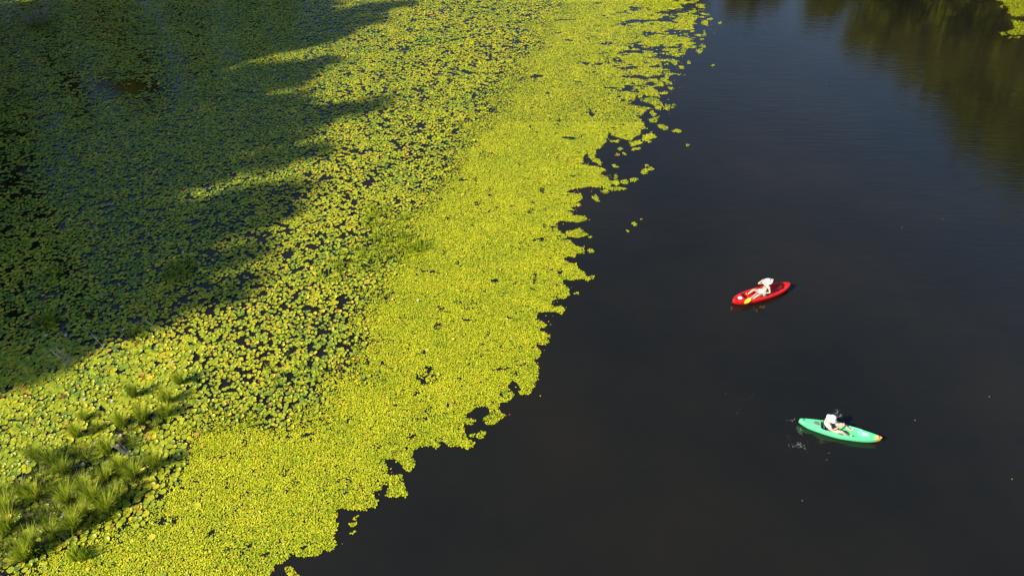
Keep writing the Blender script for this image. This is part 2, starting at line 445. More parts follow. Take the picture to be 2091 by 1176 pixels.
# =================================================================== small-leaf mat
def build_small():
    s = 0.048
    X, Y = scatter(s, -24, 33, 6.5, 66)
    px, py = proj(X, Y)
    ok = in_view(px, py, 90)
    X, Y = X[ok], Y[ok]
    ins, sd, px, py = classify(X, Y)
    n1 = fbm(X * 0.9, Y * 0.9, 41, 3)
    blend = sd + (n1 - 0.5) * 110
    p = np.clip((-blend + 15) / 70, 0, 1)                       # fades out into the large pads
    # broken cover towards the far outer edge
    far = np.clip((330 - py) / 200, 0, 1)
    edge_x = np.interp(py, [0, 110, 250, 330], [1450, 1400, 1330, 1210])
    open_ = np.clip(1.15 - (edge_x - px) / 290, 0, 1) * np.clip(far * 1.4, 0, 1)
    hole = fbm(X * 0.55 + 0.25 * Y, Y * 1.15 - 0.12 * X, 51, 4)
    hole2 = fbm(X * 1.9, Y * 2.6, 55, 3)
    hh = np.where(open_ > 0, hole * (1 - 0.45 * open_) + hole2 * 0.45 * open_, hole) + rng.normal(0, 0.012, len(X))
    p = p * (hh > 0.20 + 0.275 * open_)
    # pin holes all over
    n3 = vnoise(X * 5.0, Y * 5.0, 61); n4 = vnoise(X * 1.6, Y * 1.6, 71)
    p = p * (0.97 - 0.35 * (n3 > 0.80) - 0.6 * ((n4 > 0.88) & (n3 > 0.45)))
    keep = ins & (rng.random(len(X)) < p)
    jx = px + rng.normal(0, 9, px.shape); jy = py + rng.normal(0, 7, py.shape)
    stray = ~ins & in_poly(jx, jy, EDGE) & (rng.random(len(X)) < 0.05) & (vnoise(X * 1.7, Y * 1.7, 77) > 0.45)
    keep |= stray
    far_thin = (py < 250) & (rng.random(len(X)) < 0.30)
    keep &= ~far_thin
    stray = stray[keep]; X, Y, px, py = X[keep], Y[keep], px[keep], py[keep]
    n = len(X)
    print('small leaves', n)
    T, fs, fl = small_leaf()
    scale = rng.uniform(0.026, 0.040, n) * (1 + 0.18 * np.clip((300 - py) / 300, 0, 1))
    tint = np.clip(0.50 + 0.26 * (fbm(X * 0.8, Y * 0.8, 81, 4) - 0.5) * 2 + rng.normal(0, 0.20, n), 0.02, 0.86)
    e = rng.random(n); patch = fbm(X * 1.3, Y * 1.3, 85, 3)
    tint = np.where(e < 0.05 + 0.05 * (patch > 0.6), rng.uniform(0.88, 0.945, n), tint)
    tint = np.where(e > 0.990 - 0.022 * (patch < 0.38), rng.uniform(0.96, 1.0, n), tint)
    tint = np.where(stray & (rng.random(n) < 0.6), rng.uniform(0.975, 1.0, n), tint)
    tilt = np.abs(rng.normal(0, 0.23, n))
    V, L, S = stamp(T, fs, fl, X, Y, 0.012 + rng.random(n) * 0.030, scale, rng.uniform(0, 6.283, n), rng.uniform(0, 6.283, n), tilt,
                    squash=rng.uniform(0.85, 1.25, n))
    o = link('water_shield_mat', fast_mesh('water_shield_mat', V, L, S, {'tint': tint}), M_small)
    tag(o, 'dense bright yellow-green mat of small floating leaves along the open water', 'floating leaves', kind='stuff')
build_small()

def leaf_patch(name, polys, label, cat, kind=None, s=0.072, red=0.03, spread=0, group=None):
    """a separate raft of the same small leaves; polygons in photo pixels"""
    pts = np.concatenate([np.array(p, float) for p in polys])
    g = ground(pts[:, 0], pts[:, 1])
    X, Y = scatter(s, g[:, 0].min() - .3, g[:, 0].max() + .3, g[:, 1].min() - .3, g[:, 1].max() + .3)
    px, py = proj(X, Y)
    jj = 1.0 if kind else 0.45
    px = px + rng.normal(0, 1.3, px.shape) * jj; py = py + rng.normal(0, 0.8, py.shape) * jj
    ins = np.zeros(len(X), bool)
    for p in polys: ins |= in_poly(px, py, p)
    ins &= (rng.random(len(X)) < 0.86) & (vnoise(X * 6, Y * 6, 66) > 0.14) if kind else (rng.random(len(X)) < 0.97)
    X, Y = X[ins], Y[ins]
    if not kind and len(X) > 1:          # keep one connected raft per clump
        D = np.hypot(X[:, None] - X[None], Y[:, None] - Y[None]) < 0.086
        lab = np.arange(len(X))
        for _ in range(60):
            lab = np.array([lab[D[i]].min() for i in range(len(X))])
        v, c = np.unique(lab, return_counts=True)
        k = lab == v[np.argmax(c)]; X, Y = X[k], Y[k]
    n = len(X)
    if n < 2:
        return None
    cx, cy = X.mean(), Y.mean()
    T, fs, fl = small_leaf()
    tint = np.clip(rng.normal(0.42, 0.14, n), 0.02, 0.86)
    tint = np.where(rng.random(n) < red, rng.uniform(0.95, 1.0, n), tint)
    V, L, S = stamp(T, fs, fl, X - cx, Y - cy, 0.012 + rng.random(n) * 0.015, rng.uniform(0.036, 0.05, n), rng.uniform(0, 6.28, n), rng.uniform(0, 6.28, n), np.abs(rng.normal(0, .12, n)))
    o = link(name, fast_mesh(name, V, L, S, {'tint': tint}), M_small)
    o.location = (cx, cy, 0)
    tag(o, label, cat, group, kind)
    return o

leaf_patch('water_shield_mat', [[(2033,-20),(2032,1),(2048,5),(2052,12),(2062,20),(2058,28),(2072,35),(2091,33),(2100,36),(2300,40),(2300,-30),(2100,-40)],
                           [(2067,42),(2091,46),(2200,50),(2200,72),(2091,71),(2075,73),(2057,70),(2055,64),(2072,60)],
                           [(2041,67),(2050,66),(2055,72),(2044,74)],[(2061,76),(2066,74),(2066,79),(2060,79)],[(2072,77),(2084,75),(2080,80)],[(2040,13),(2050,12),(2046,17)]],
           'bright raft of small floating leaves in the far right corner below the reflected trees', 'floating leaves', kind='stuff', s=0.078)

CLUMPS = [
 ([[(1308,352),(1313,345),(1322,344),(1330,342),(1337,346),(1335,348),(1324,349),(1320,356),(1314,358),(1309,355)],[(1315,338),(1322,335),(1326,341),(1318,342)]], 'hook-shaped leaf clump well off the mat below its ragged upper edge'),
 ([[(1400,296),(1406,294),(1408,299),(1402,302)]], 'tiny lone leaf clump farthest out on the open water beyond the mat edge'),
 ([[(1290,456),(1296,453),(1301,457),(1299,462),(1293,461)]], 'small leaf clump in the middle of the trio facing the notched mat edge'),
 ([[(1279,471),(1284,469),(1286,474),(1281,475)]], 'tiny leaf clump lowest of the trio facing the notched mat edge'),
 ([[(1305,448),(1311,446),(1311,450),(1306,450)]], 'tiny leaf pair uppermost of the trio facing the notched mat edge'),
 ([[(1339,257),(1350,254),(1360,258),(1366,263),(1358,267),(1347,262)]], 'narrow leaf strip drifting off the ragged upper mat edge'),
 ([[(1372,268),(1380,264),(1393,268),(1390,272),(1376,271)]], 'pale leaf strip outermost off the ragged upper mat edge'),
 ([[(1248,338),(1256,336),(1260,341),(1269,338),(1270,343),(1256,343)]], 'short thin leaf strip in the dark bay of the mat'),
 ([[(1260,303),(1268,301),(1272,304),(1266,309)]], 'small leaf clump just above the reddish leaves in the dark bay'),
 ([[(1271,313),(1278,312),(1278,319),(1272,318)]], 'small leaf clump right beside the reddish leaves in the dark bay'),
 ([[(1207,401),(1216,398),(1221,404),(1225,412),(1221,414),(1212,408)]], 'curved leaf clump off the mat edge beneath the long pointed spit'),
 ([[(1246,371),(1256,369),(1265,374),(1262,379),(1250,377)],[(1265,371),(1278,367),(1286,371),(1280,377),(1270,376)],[(1284,366),(1296,364),(1303,367),(1296,373),(1287,372)]], 'leaf raft in the outward chain above the pointed spit'),
 ([[(1200,481),(1213,479),(1212,486),(1202,486)]], 'small red-edged leaf clump at the tip of the broken strip'),
 ([[(1199,511),(1205,508),(1214,512),(1213,517),(1203,517)]], 'single small leaf clump off the blunt middle point of the mat'),
 ([[(1171,599),(1177,597),(1184,597),(1183,601),(1173,602)]], 'pair of pale leaves floating off the mat opposite the red kayak'),
 ([[(973,888),(982,879),(993,882),(993,889),(982,896),(974,894)],[(958,887),(971,885),(968,893),(960,891)]], 'leaf clump in the inlet of the lower mat edge'),
 ([[(713,1067),(728,1066),(727,1075),(714,1074)],[(722,1060),(731,1050),(733,1054),(727,1064)],[(713,1088),(727,1082),(726,1088),(716,1092)]], 'thin trail of leaves hanging off the lower mat edge'),
 ([[(577,1163),(588,1155),(600,1160),(606,1170),(616,1176),(618,1190),(590,1190),(590,1172)]], 'leaf raft at the bottom edge beyond the brown inlet'),
 ([[(1386,136),(1394,135),(1398,141),(1389,142)]], 'tiny leaf clump just below the far stepped edge of the mat'),
 ([[(1451,135),(1457,131),(1460,134),(1454,137)]], 'tiny pale leaf clump beyond the far mat edge by the blue water'),
 ([[(1466,47),(1473,45),(1472,51),(1467,50)]], 'small leaf clump off the farthest corner of the mat'),
]
PIECE = {2: ['%s, its larger part', '%s, its smaller part'], 3: ['%s, first piece from the mat', '%s, middle piece', '%s, outermost piece']}
for polys, lab in CLUMPS:
    for k, poly in enumerate(polys):
        l2 = lab if len(polys) == 1 else PIECE[len(polys)][k] % lab
        leaf_patch('leaf_clump', [poly], l2, 'leaf clump', red=0.08, group='small leaf clumps off the mat edge', s=0.066)
leaf_patch('red_leaf_clump', [[(1256,316),(1262,313),(1265,317),(1260,320),(1256,319)]], 'reddish leaf clump in the dark bay of the mat', 'leaf clump', red=0.85, group='small leaf clumps off the mat edge', s=0.06)

# =================================================================== large round pads
grass_px = [(368,783),(344,821),(342,848),(295,856),(251,866),(275,809),(174,856),(160,890),(198,878),(223,925),(320,951),(275,975),(247,959),(219,979),(109,947),
            (81,939),(174,1000),(77,1020),(142,1028),(223,1044),(154,1080),(174,1056),(109,1100),(69,1117),(20,1080),(53,1141),(16,1044),(194,1024),(134,967),(48,1007),(243,1024)]
MARSH = [(-80,1060),(20,985),(90,930),(160,905),(200,935),(230,880),(262,850),(330,842),(352,855),(300,885),(262,905),(262,940),(290,968),(300,990),(262,1020),(240,1055),(190,1085),(120,1120),(60,1150),(-80,1220)]
def paint_rim_light(t, k):
    """raises the rim tint to paint in the bright sunlit crescent of the pads"""
    rim = np.where(t < 0.87, np.minimum(0.86, t + 0.16), t)  # painted rim highlight; ageing pads keep one even tint
    return np.concatenate([np.repeat(t[:, None], k, 1), np.repeat(rim[:, None], k, 1)], 1).ravel()
def build_large():
    s = 0.142
    X, Y = scatter(s, -62, 16, 7, 69, 0.42)
    px, py = proj(X, Y)
    ok = (px > -160) & (px < 1400) & (py > -45) & (py < 1300)
    X, Y = X[ok], Y[ok]
    ins, sd, px, py = classify(X, Y)
    n1 = fbm(X * 0.9, Y * 0.9, 41, 3)
    blend = sd + (n1 - 0.5) * 110
    p = np.clip((blend + 50) / 80, 0.0, 1)
    p = np.maximum(p, 0.012 * (blend > -260))                   # lone big pads out in the small leaves
    gap = fbm(X * 1.9, Y * 2.6, 91, 4); gap2 = vnoise(X * 5.2, Y * 6.6, 95)
    # openness varies over the lake: tight near the marsh grass, loose elsewhere
    loose = 0.36 + 0.035 * np.sin(px / 170.0 + 1) 
    loose = np.where((py > 730) & (px < 380), 0.27, loose)
    loose = np.where((px > 380) & (px < 760) & (py > 380) & (py < 800), 0.415, loose)
    loose = np.where((px > 620) & (py < 420), 0.42, loose)
    dark = np.exp(-(((px - 255) / 95) ** 2 + ((py - 180) / 24) ** 2)) + 0.7 * np.exp(-(((px - 20) / 50) ** 2 + ((py - 275) / 12) ** 2)) \
         + 0.5 * np.exp(-(((px - 10) / 60) ** 2 + ((py - 375) / 40) ** 2)) + 0.35 * np.exp(-(((px - 320) / 80) ** 2 + ((py - 120) / 20) ** 2))
    loose = loose + 0.3 * dark
    g = 0.5 * gap + 0.5 * gap2
    p = p * np.clip((g - loose + 0.03) / 0.06, 0.04, 1)
    p = p * np.where(in_poly(px, py, MARSH), 0.35, 1.0)
    keep = ins & (rng.random(len(X)) < p)
    X, Y, px, py, sd = X[keep], Y[keep], px[keep], py[keep], sd[keep]
    n = len(X)
    rad = rng.uniform(0.055, 0.100, n)
    rad = np.where((py > 700) & (px < 420), rng.uniform(0.068, 0.122, n), rad)
    tint = np.clip(0.46 + 0.22 * (fbm(X * 0.5, Y * 0.5, 101, 3) - 0.5) * 2 + rng.normal(0, 0.17, n), 0.0, 0.84)
    tint = np.clip(tint - 0.17 * np.clip((sd - 190) / 150, 0, 1) * np.clip((820 - py) / 150, 0, 1), 0, 0.84)  # shade tone painted in: deeper green over the tree-shaded left region
    e = rng.random(n); patch = fbm(X * 0.9, Y * 0.9, 105, 3)
    warm = np.where(patch > 0.55, 0.13, 0.045) * np.where(py > 740, 0.55, 1.0)
    tint = np.where(e < warm, rng.uniform(0.88, 0.96, n), tint)
    tint = np.where(e > 0.985, rng.uniform(0.96, 1.0, n), tint)
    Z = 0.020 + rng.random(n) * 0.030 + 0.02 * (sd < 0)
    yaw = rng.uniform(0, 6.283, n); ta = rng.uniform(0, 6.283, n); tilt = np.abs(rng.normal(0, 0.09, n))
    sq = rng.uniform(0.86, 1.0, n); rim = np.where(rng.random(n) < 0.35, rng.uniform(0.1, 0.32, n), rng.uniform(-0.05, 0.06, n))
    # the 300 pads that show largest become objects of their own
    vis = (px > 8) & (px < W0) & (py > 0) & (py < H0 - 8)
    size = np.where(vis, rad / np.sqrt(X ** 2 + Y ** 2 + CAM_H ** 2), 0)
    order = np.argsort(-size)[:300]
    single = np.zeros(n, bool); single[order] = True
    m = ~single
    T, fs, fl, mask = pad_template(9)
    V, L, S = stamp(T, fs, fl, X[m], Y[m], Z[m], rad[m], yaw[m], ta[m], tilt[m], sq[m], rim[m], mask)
    o = link('lily_pad_field', fast_mesh('lily_pad_field', V, L, S, {'tint': paint_rim_light(tint[m], 9)}), M_pad)
    tag(o, 'wide field of round lily pads on the left half of the lake', 'lily pads', kind='stuff')
    T, fs, fl, mask = pad_template(14)
    TONE = ['deep green', 'lime green', 'yellow ageing', 'orange-brown withering']
    SHORT = ['topmost bright tuft', 'second upper tuft', 'low gap-side tuft', 'broad upper tuft', 'thick tall tuft', 'brownish upper tuft', 'low leafy tuft', 'small dark tuft', 'small pale tuft',
             'tall bushy tuft', 'lone outer tuft', 'pale spiky tuft', 'tuft below dead stems', 'thin middle tuft', 'dim olive tuft', 'leftmost olive tuft', 'vivid central tuft', 'wispy left tuft', 'feathery tuft',
             'mud-side outer tuft', 'fountain-shaped tuft', 'tuft behind the fountain tuft', 'brown-based tuft', 'shaggy outer tuft', 'lower left-edge tuft', 'lowest rounded tuft', 'upper left-edge tuft', 'sparse yellowish tuft',
             'sparse olive tuft', 'dull left tuft', 'loose muddy tuft']
    GP = np.array(grass_px, float)
    RANK = ['nearest', 'second nearest', 'third nearest', 'fourth nearest', 'fifth nearest', 'sixth nearest', 'seventh nearest', 'eighth nearest', 'ninth nearest', 'tenth nearest']
    seen = {}
    def where(px, py):
        dx, dy = px - GP[:, 0], py - GP[:, 1]
        k = int(np.argmin(np.hypot(dx, dy * 1.2))); dx, dy = dx[k], dy[k]
        rel = ('right of' if dx > 0 else 'left of') if abs(dx) > abs(dy) else ('below' if dy > 0 else 'above')
        return rel + ' the ' + SHORT[k], math.hypot(dx, dy)
    info = []
    variants = {}
    for i in order:
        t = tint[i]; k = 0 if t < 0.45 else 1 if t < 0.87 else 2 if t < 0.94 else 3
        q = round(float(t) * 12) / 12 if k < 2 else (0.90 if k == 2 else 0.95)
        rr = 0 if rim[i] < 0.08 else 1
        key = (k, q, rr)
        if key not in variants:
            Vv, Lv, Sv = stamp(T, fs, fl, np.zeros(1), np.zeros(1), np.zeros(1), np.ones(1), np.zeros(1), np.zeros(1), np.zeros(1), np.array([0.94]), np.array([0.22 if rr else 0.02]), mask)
            me = fast_mesh('lily_pad', Vv, Lv, Sv, {'tint': paint_rim_light(np.array([q]), 14)})
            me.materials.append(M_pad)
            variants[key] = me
        ob = bpy.data.objects.new('lily_pad', variants[key])
        COL.objects.link(ob)
        ob.location = (X[i], Y[i], Z[i]); ob.scale = (rad[i],) * 3
        ob.rotation_euler = (tilt[i] * math.cos(ta[i]), tilt[i] * math.sin(ta[i]), yaw[i])
        size_w = 'small' if rad[i] < 0.108 else 'mid-sized' if rad[i] < 0.115 else 'large'
        w_, d_ = where(px[i], py[i])
        info.append((d_, '%s %s %s lily pad %s' % (size_w, TONE[k], 'cupped' if rr else 'flat', w_), ob))
    total = {}
    for d_, l_, ob in info: total[l_] = total.get(l_, 0) + 1
    for d_, l_, ob in sorted(info, key=lambda t: t[0]):
        n_ = seen.get(l_, 0); seen[l_] = n_ + 1
        tag(ob, l_ + (', ' + RANK[min(n_, 9)] if total[l_] > 1 else ''), 'lily pad', 'round lily pads floating nearest the camera')
    print('pads', n)
build_large()

# =================================================================== marsh grass, reeds, flowers
def blades(n, h, spread, lean=0.35, w=0.010, seed=0, tint=(0.25, 0.85), dead=0.1, base=(0, 0)):
    """n curved grass blades springing from one base; returns vertices, loops, sizes, tint"""
    r = np.random.default_rng(seed)
    Vs, Ls, Ss, Ts = [], [], [], []
    k = 0
    for i in range(n):
        a = r.uniform(0, 2 * np.pi); rr = spread * math.sqrt(r.random())
        bx, by = base[0] + rr * math.cos(a), base[1] + rr * math.sin(a)
        hh = h * r.uniform(0.55, 1.05); la = a + r.normal(0, 0.7)
        ln = lean * r.uniform(0.2, 1.4) * hh
        ww = w * r.uniform(0.7, 1.4); t = r.uniform(*tint)
        if r.random() < dead: t = r.uniform(0.9, 1.0)
        sx, sy = -math.sin(la), math.cos(la)
        for s in range(5):
            u = s / 4
            z = hh * (u - 0.25 * u * u * (ln / hh + 0.2)); o = ln * u ** 1.8
            x, y = bx + o * math.cos(la), by + o * math.sin(la)
            wd = ww * (1 - u) ** 0.6 if s < 4 else 0.0008
            Vs += [(x - sx * wd, y - sy * wd, z - 0.03), (x + sx * wd, y + sy * wd, z - 0.03)]
        for s in range(4):
            b = k + 2 * s
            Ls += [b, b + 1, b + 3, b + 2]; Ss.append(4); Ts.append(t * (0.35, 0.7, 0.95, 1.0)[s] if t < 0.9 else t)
        k += 10
    return np.array(Vs), np.array(Ls), np.array(Ss), np.array(Ts)
def grass_obj(name, V, L, S, T, mat=None):
    return link(name, fast_mesh(name, V, L, S, {'tint': T}), mat or M_grass)

TUFT_LABELS = [
 'bright pale grass tuft at the upper right end of the marsh grass',
 'green grass tuft second from the upper right end, casting shadow on leaves',
 'low grass tuft beside the dark gap below the upper right tufts',
 'broad grass tuft left of the dark gap in the upper right group',
 'thick tall grass tuft in front of the broad upper group',
 'brownish grass tuft among lily pads at the top of the upper group',
 'low leafy yellow-green tuft alone among lily pads',
 'small dark green grass tuft alone at the small water gap',
 'small pale grass tuft right of the small water gap',
 'tall bushy grass tuft left of the leaning dead stems',
 'lone grass tuft farthest out on the small-leaf mat with a long shadow',
 'pale spiky grass tuft right at the outer marsh edge above the orange leaf',
 'pale grass tuft just below the leaning dead stems',
 'thin grass tuft in the middle of the marsh grass above the white-stemmed gap',
 'dim olive grass tuft on the left side among lily pads',
 'dim olive grass tuft leftmost of the pair among lily pads',
 'vivid green upright grass tuft in the centre of the marsh grass',
 'wispy pale grass tuft with curving blades on the left side',
 'feathery pale grass tuft below the centre of the marsh grass',
 'grass tuft on the outer marsh edge beside the brown mud',
 'fresh green fountain-shaped grass tuft at the lower outer edge',
 'grass tuft directly behind the fountain-shaped tuft',
 'brown-based grass tuft near the lower edge of the marsh grass',
 'tall shaggy grass tuft lowest but one along the outer marsh edge',
 'dense grass tuft at the left picture edge, lower of two',
 'rounded grass tuft lowest along the outer marsh edge',
 'dense grass tuft at the left picture edge, upper of two',
 'sparse yellowish grass tuft right of the feathery tuft',
 'sparse olive grass tuft on the brown mud near white flowers',
 'dull grass tuft near the left edge above the dense tufts',
 'loose grass tuft on the mud near the outer marsh edge',
]
hts = rng.uniform(0.62, 0.98, len(grass_px))
for i, ((px, py), lab) in enumerate(zip(grass_px, TUFT_LABELS)):
    g = ground(px, py)
    h = hts[i] * (0.5 if i in (6, 8) else 1.0)
    dark = i in (5, 14, 15, 29, 28, 22)
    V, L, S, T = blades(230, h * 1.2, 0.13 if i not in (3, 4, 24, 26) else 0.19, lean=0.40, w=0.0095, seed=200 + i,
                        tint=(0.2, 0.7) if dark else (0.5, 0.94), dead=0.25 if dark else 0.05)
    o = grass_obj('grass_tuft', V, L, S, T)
    o.location = (g[0], g[1], 0); o.rotation_euler = (0, 0, i * 1.7)
    tag(o, lab, 'grass tuft', 'grass tufts in the marsh at the lower left')

def marsh_filler():
    """low grass and sedge growing on the mud between the tufts"""
    Vs, Ls, Ss, Ts = [], [], [], []
    off = 0; r = np.random.default_rng(5)
    cnt = 0
    P = np.array(MARSH, float); lo, hi = P.min(0), P.max(0)
    while cnt < 280:
        px, py = r.uniform(lo[0], hi[0]), r.uniform(lo[1], hi[1])
        if not in_poly(np.array([px]), np.array([py]), MARSH)[0]: continue
        g = ground(px, py)
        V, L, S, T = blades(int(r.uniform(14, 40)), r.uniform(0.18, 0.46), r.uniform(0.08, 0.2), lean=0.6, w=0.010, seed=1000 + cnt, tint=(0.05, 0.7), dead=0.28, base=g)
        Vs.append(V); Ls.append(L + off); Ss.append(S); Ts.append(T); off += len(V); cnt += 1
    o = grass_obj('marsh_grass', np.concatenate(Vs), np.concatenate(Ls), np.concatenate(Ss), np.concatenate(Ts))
    tag(o, 'low tangled green and brown marsh grass between the tufts', 'grass', kind='stuff')
marsh_filler()

def mud_bank():
    """low mud mounds just breaking the surface under the grass"""
    P = ground(np.array(MARSH, float)[:, 0], np.array(MARSH, float)[:, 1])
    lo, hi = P.min(0) - 0.5, P.max(0) + 0.5
    xs = np.arange(lo[0], hi[0], 0.10); ys = np.arange(lo[1], hi[1], 0.10)
    X, Y = np.meshgrid(xs, ys); px, py = proj(X, Y)
    ins = in_poly(px, py, MARSH)
    dd = np.zeros_like(X)
    e = ins.copy()
    for k in range(6):
        dd += e
        e = e & np.roll(e, 1, 0) & np.roll(e, -1, 0) & np.roll(e, 1, 1) & np.roll(e, -1, 1)
    Z = -0.09 + 0.014 * dd + 0.10 * (fbm(X * 1.8, Y * 1.8, 131, 4) - 0.42)
    Z = np.where(ins, Z, -0.15)
    n = X.shape[1]
    V = np.stack([X.ravel(), Y.ravel(), Z.ravel()], -1)
    i = (np.arange(X.shape[0] - 1)[:, None] * n + np.arange(n - 1)[None, :]).ravel()
    q = np.stack([i, i + 1, i + 1 + n, i + n], -1)
    o = link('mud', fast_mesh('mud', V, q, np.full(len(q), 4), smooth=True), M_mud)
    tag(o, 'dark wet mud showing between the marsh grass', 'mud', kind='structure')
mud_bank()

# emergent leaf blades standing in the small-leaf mat (their shadows streak the mat)
def reed_field():
    r = np.random.default_rng(8)
    Vs, Ls, Ss, Ts = [], [], [], []; off = 0
    spots = []
    for (cx, cy, rx, ry, n) in [(800, 505, 70, 30, 120), (855, 508, 18, 10, 30), (735, 535, 60, 25, 60), (790, 460, 50, 35, 70), (770, 430, 30, 18, 30), (600, 760, 60, 40, 25), (165, 1135, 22, 12, 45), (420, 860, 120, 30, 14), (690, 560, 40, 20, 25)]:
        for k in range(n):
            a = r.uniform(0, 6.283); q = math.sqrt(r.random())
            spots.append((cx + rx * q * math.cos(a), cy + ry * q * math.sin(a)))
    for k, (px, py) in enumerate(spots):
        g = ground(px, py)
        V, L, S, T = blades(int(r.integers(2, 5)), r.uniform(0.40, 0.75), 0.06, lean=0.22, w=0.017, seed=4000 + k, tint=(0.45, 0.9), dead=0.05, base=g)
        Vs.append(V); Ls.append(L + off); Ss.append(S); Ts.append(T); off += len(V)
    o = grass_obj('reed', np.concatenate(Vs), np.concatenate(Ls), np.concatenate(Ss), np.concatenate(Ts))
    tag(o, 'sparse upright reed blades with streaky shadows standing in the leaf mat', 'reeds', kind='stuff')
reed_field()

# leafy emergent clumps in the shaded pads
for i, (px, py, n, h, sp, lab) in enumerate([
    (365, 556, 260, 0.40, 0.85, 'olive clump of short broad leaves where the tree shadow ends'),
    (100, 655, 160, 0.45, 0.6, 'dark green plant clump in the tree shadow at the left'),
    (112, 560, 90, 0.35, 0.5, 'faint dark plant clump in the tree shadow above the other one'),
    (280, 685, 90, 0.35, 0.45, 'yellow-green plant clump at the shadow edge by the dead stems')]):
    g = ground(px, py)
    V, L, S, T = blades(n, h, sp, lean=0.35, w=0.022, seed=300 + i, tint=(0.1, 0.7), dead=0.12)
    o = grass_obj('water_plant', V, L, S, T)
    o.location = (g[0], g[1], 0)
    tag(o, lab, 'plant', 'leafy plant clumps standing among the lily pads')

def tube_mesh(paths, sides=5):
    """paths: list of (points, r0, r1)"""
    V, L, S = [], [], []
    k = 0
    for pts, r0, r1 in paths:
        pts = [Vector(p) for p in pts]
        n = len(pts)
        for i, p in enumerate(pts):
            t = (pts[min(i + 1, n - 1)] - pts[max(i - 1, 0)]).normalized()
            a = t.orthogonal().normalized(); b = t.cross(a)
            r = r0 + (r1 - r0) * i / (n - 1)
            for s in range(sides):
                c = 2 * math.pi * s / sides
                V.append(p + a * (r * math.cos(c)) + b * (r * math.sin(c)))
        for i in range(n - 1):
            for s in range(sides):
                s2 = (s + 1) % sides
                L += [k + i * sides + s, k + i * sides + s2, k + (i + 1) * sides + s2, k + (i + 1) * sides + s]; S.append(4)
        L += [k + (n - 1) * sides + s for s in range(sides)]; S.append(sides)
        k += n * sides
    return np.array([tuple(v) for v in V]), np.array(L), np.array(S)

def stems(px, py, n, h, lab, seed, spread=0.45):
    g = ground(px, py); r = np.random.default_rng(seed)
    paths = []
    for i in range(n):
        bx, by = r.normal(0, spread), r.normal(0, spread * 0.6)
        hh = h * r.uniform(0.6, 1.1)
        lx, ly = -0.55 * hh * r.uniform(0.7, 1.2), 0.25 * hh * r.uniform(0.2, 1)
        paths.append(([(bx, by, -0.1), (bx + lx * .45, by + ly * .45, hh * .5), (bx + lx, by + ly, hh)], 0.009, 0.004))
    V, L, S = tube_mesh(paths, 4)
    o = link('dead_stems', fast_mesh('dead_stems', V, L, S, smooth=True), M_dead)
    o.location = (g[0], g[1], 0)
    tag(o, lab, 'dead stems', 'bare dead stems standing among the lily pads')
stems(143, 745, 9, 1.1, 'bunch of pale leaning dead stems where the tree shadow meets sunlit pads', 1, 0.28)
stems(222, 718, 2, 0.9, 'two pale leaning stems right of the stem bunch', 2, 0.3)
stems(312, 668, 4, 0.9, 'few grey leaning stems farther right along the shadow edge', 3, 0.3)
stems(205, 690, 2, 0.8, 'pair of thin grey stems above the stem bunch in shade', 4, 0.3)
stems(270, 930, 7, 0.8, 'brown leaning dead stems between grass tufts on the marsh edge', 5, 0.12)

# bare grey shrub far left
def shrub(px, py):
    g = ground(px, py); r = np.random.default_rng(12)
    root = empty('bare_shrub', (g[0], g[1], 0))
    tag(root, 'leafless grey shrub standing in shade in the far left corner', 'shrub')
    paths = []
    def grow(p, d, l, rad, lev):
        pts = [p]; q = Vector(p); dd = Vector(d)
        for i in range(4):
            dd = (dd + Vector((r.normal(0, .16), r.normal(0, .16), r.normal(0.02, .08)))).normalized()
            q = q + dd * (l / 4); pts.append(q.copy())
        paths.append((pts, rad, rad * 0.45))
        if lev > 0:
            for k in range(4 if lev > 1 else 5):
                s = pts[int(r.integers(1, 5))]
                grow(s, (dd + Vector((r.normal(0, .6), r.normal(0, .6), r.normal(.1, .4)))).normalized(), l * r.uniform(.45, .75), rad * .5, lev - 1)
    for k in range(9):
        a = r.uniform(0, 6.28)
        grow(Vector((r.normal(0, .4), r.normal(0, .3), -.1)), Vector((math.cos(a) * .6, math.sin(a) * .5, 1)).normalized(), r.uniform(1.1, 2.1), 0.034, 2)
    V, L, S = tube_mesh(paths, 4)
    link('branches', fast_mesh('branches', V, L, S, smooth=True), M_dead, root)
    V, L, S, T = blades(260, 0.9, 0.95, lean=0.4, w=0.012, seed=77, tint=(0.0, 0.2), dead=0.35)
    link('leaves', fast_mesh('leaves', V, L, S, {'tint': T}), M_grass, root)
shrub(80, 52)

# white water-lily flowers
def flower_meshes():
    bm = bmesh.new()
    for ring, (n, tilt, ln) in enumerate([(8, 0.35, 0.085), (7, 0.8, 0.075), (5, 1.15, 0.06)]):
        for i in range(n):
            a = 2 * math.pi * (i + 0.4 * ring) / n
            c, s = math.cos(a), math.sin(a)
            def P(u, w, up): return bm.verts.new(((u * math.cos(tilt)) * c - w * s, (u * math.cos(tilt)) * s + w * c, u * math.sin(tilt) + up + 0.03))
            v = [P(.005, 0, 0), P(ln * .5, -.017, .004), P(ln, 0, .008), P(ln * .5, .017, .004), P(ln * .5, 0, -.004)]
            bm.faces.new((v[0], v[1], v[4])); bm.faces.new((v[1], v[2], v[4])); bm.faces.new((v[2], v[3], v[4])); bm.faces.new((v[3], v[0], v[4]))
    me = bpy.data.meshes.new('petals'); bm.to_mesh(me); bm.free(); me.materials.append(M_petal)
    bm = bmesh.new(); bmesh.ops.create_icosphere(bm, subdivisions=2, radius=0.018, matrix=Matrix.Translation((0, 0, 0.045)))
    me2 = bpy.data.meshes.new('stamens'); bm.to_mesh(me2); bm.free(); me2.materials.append(M_stamen)
    return me, me2
FM = flower_meshes()
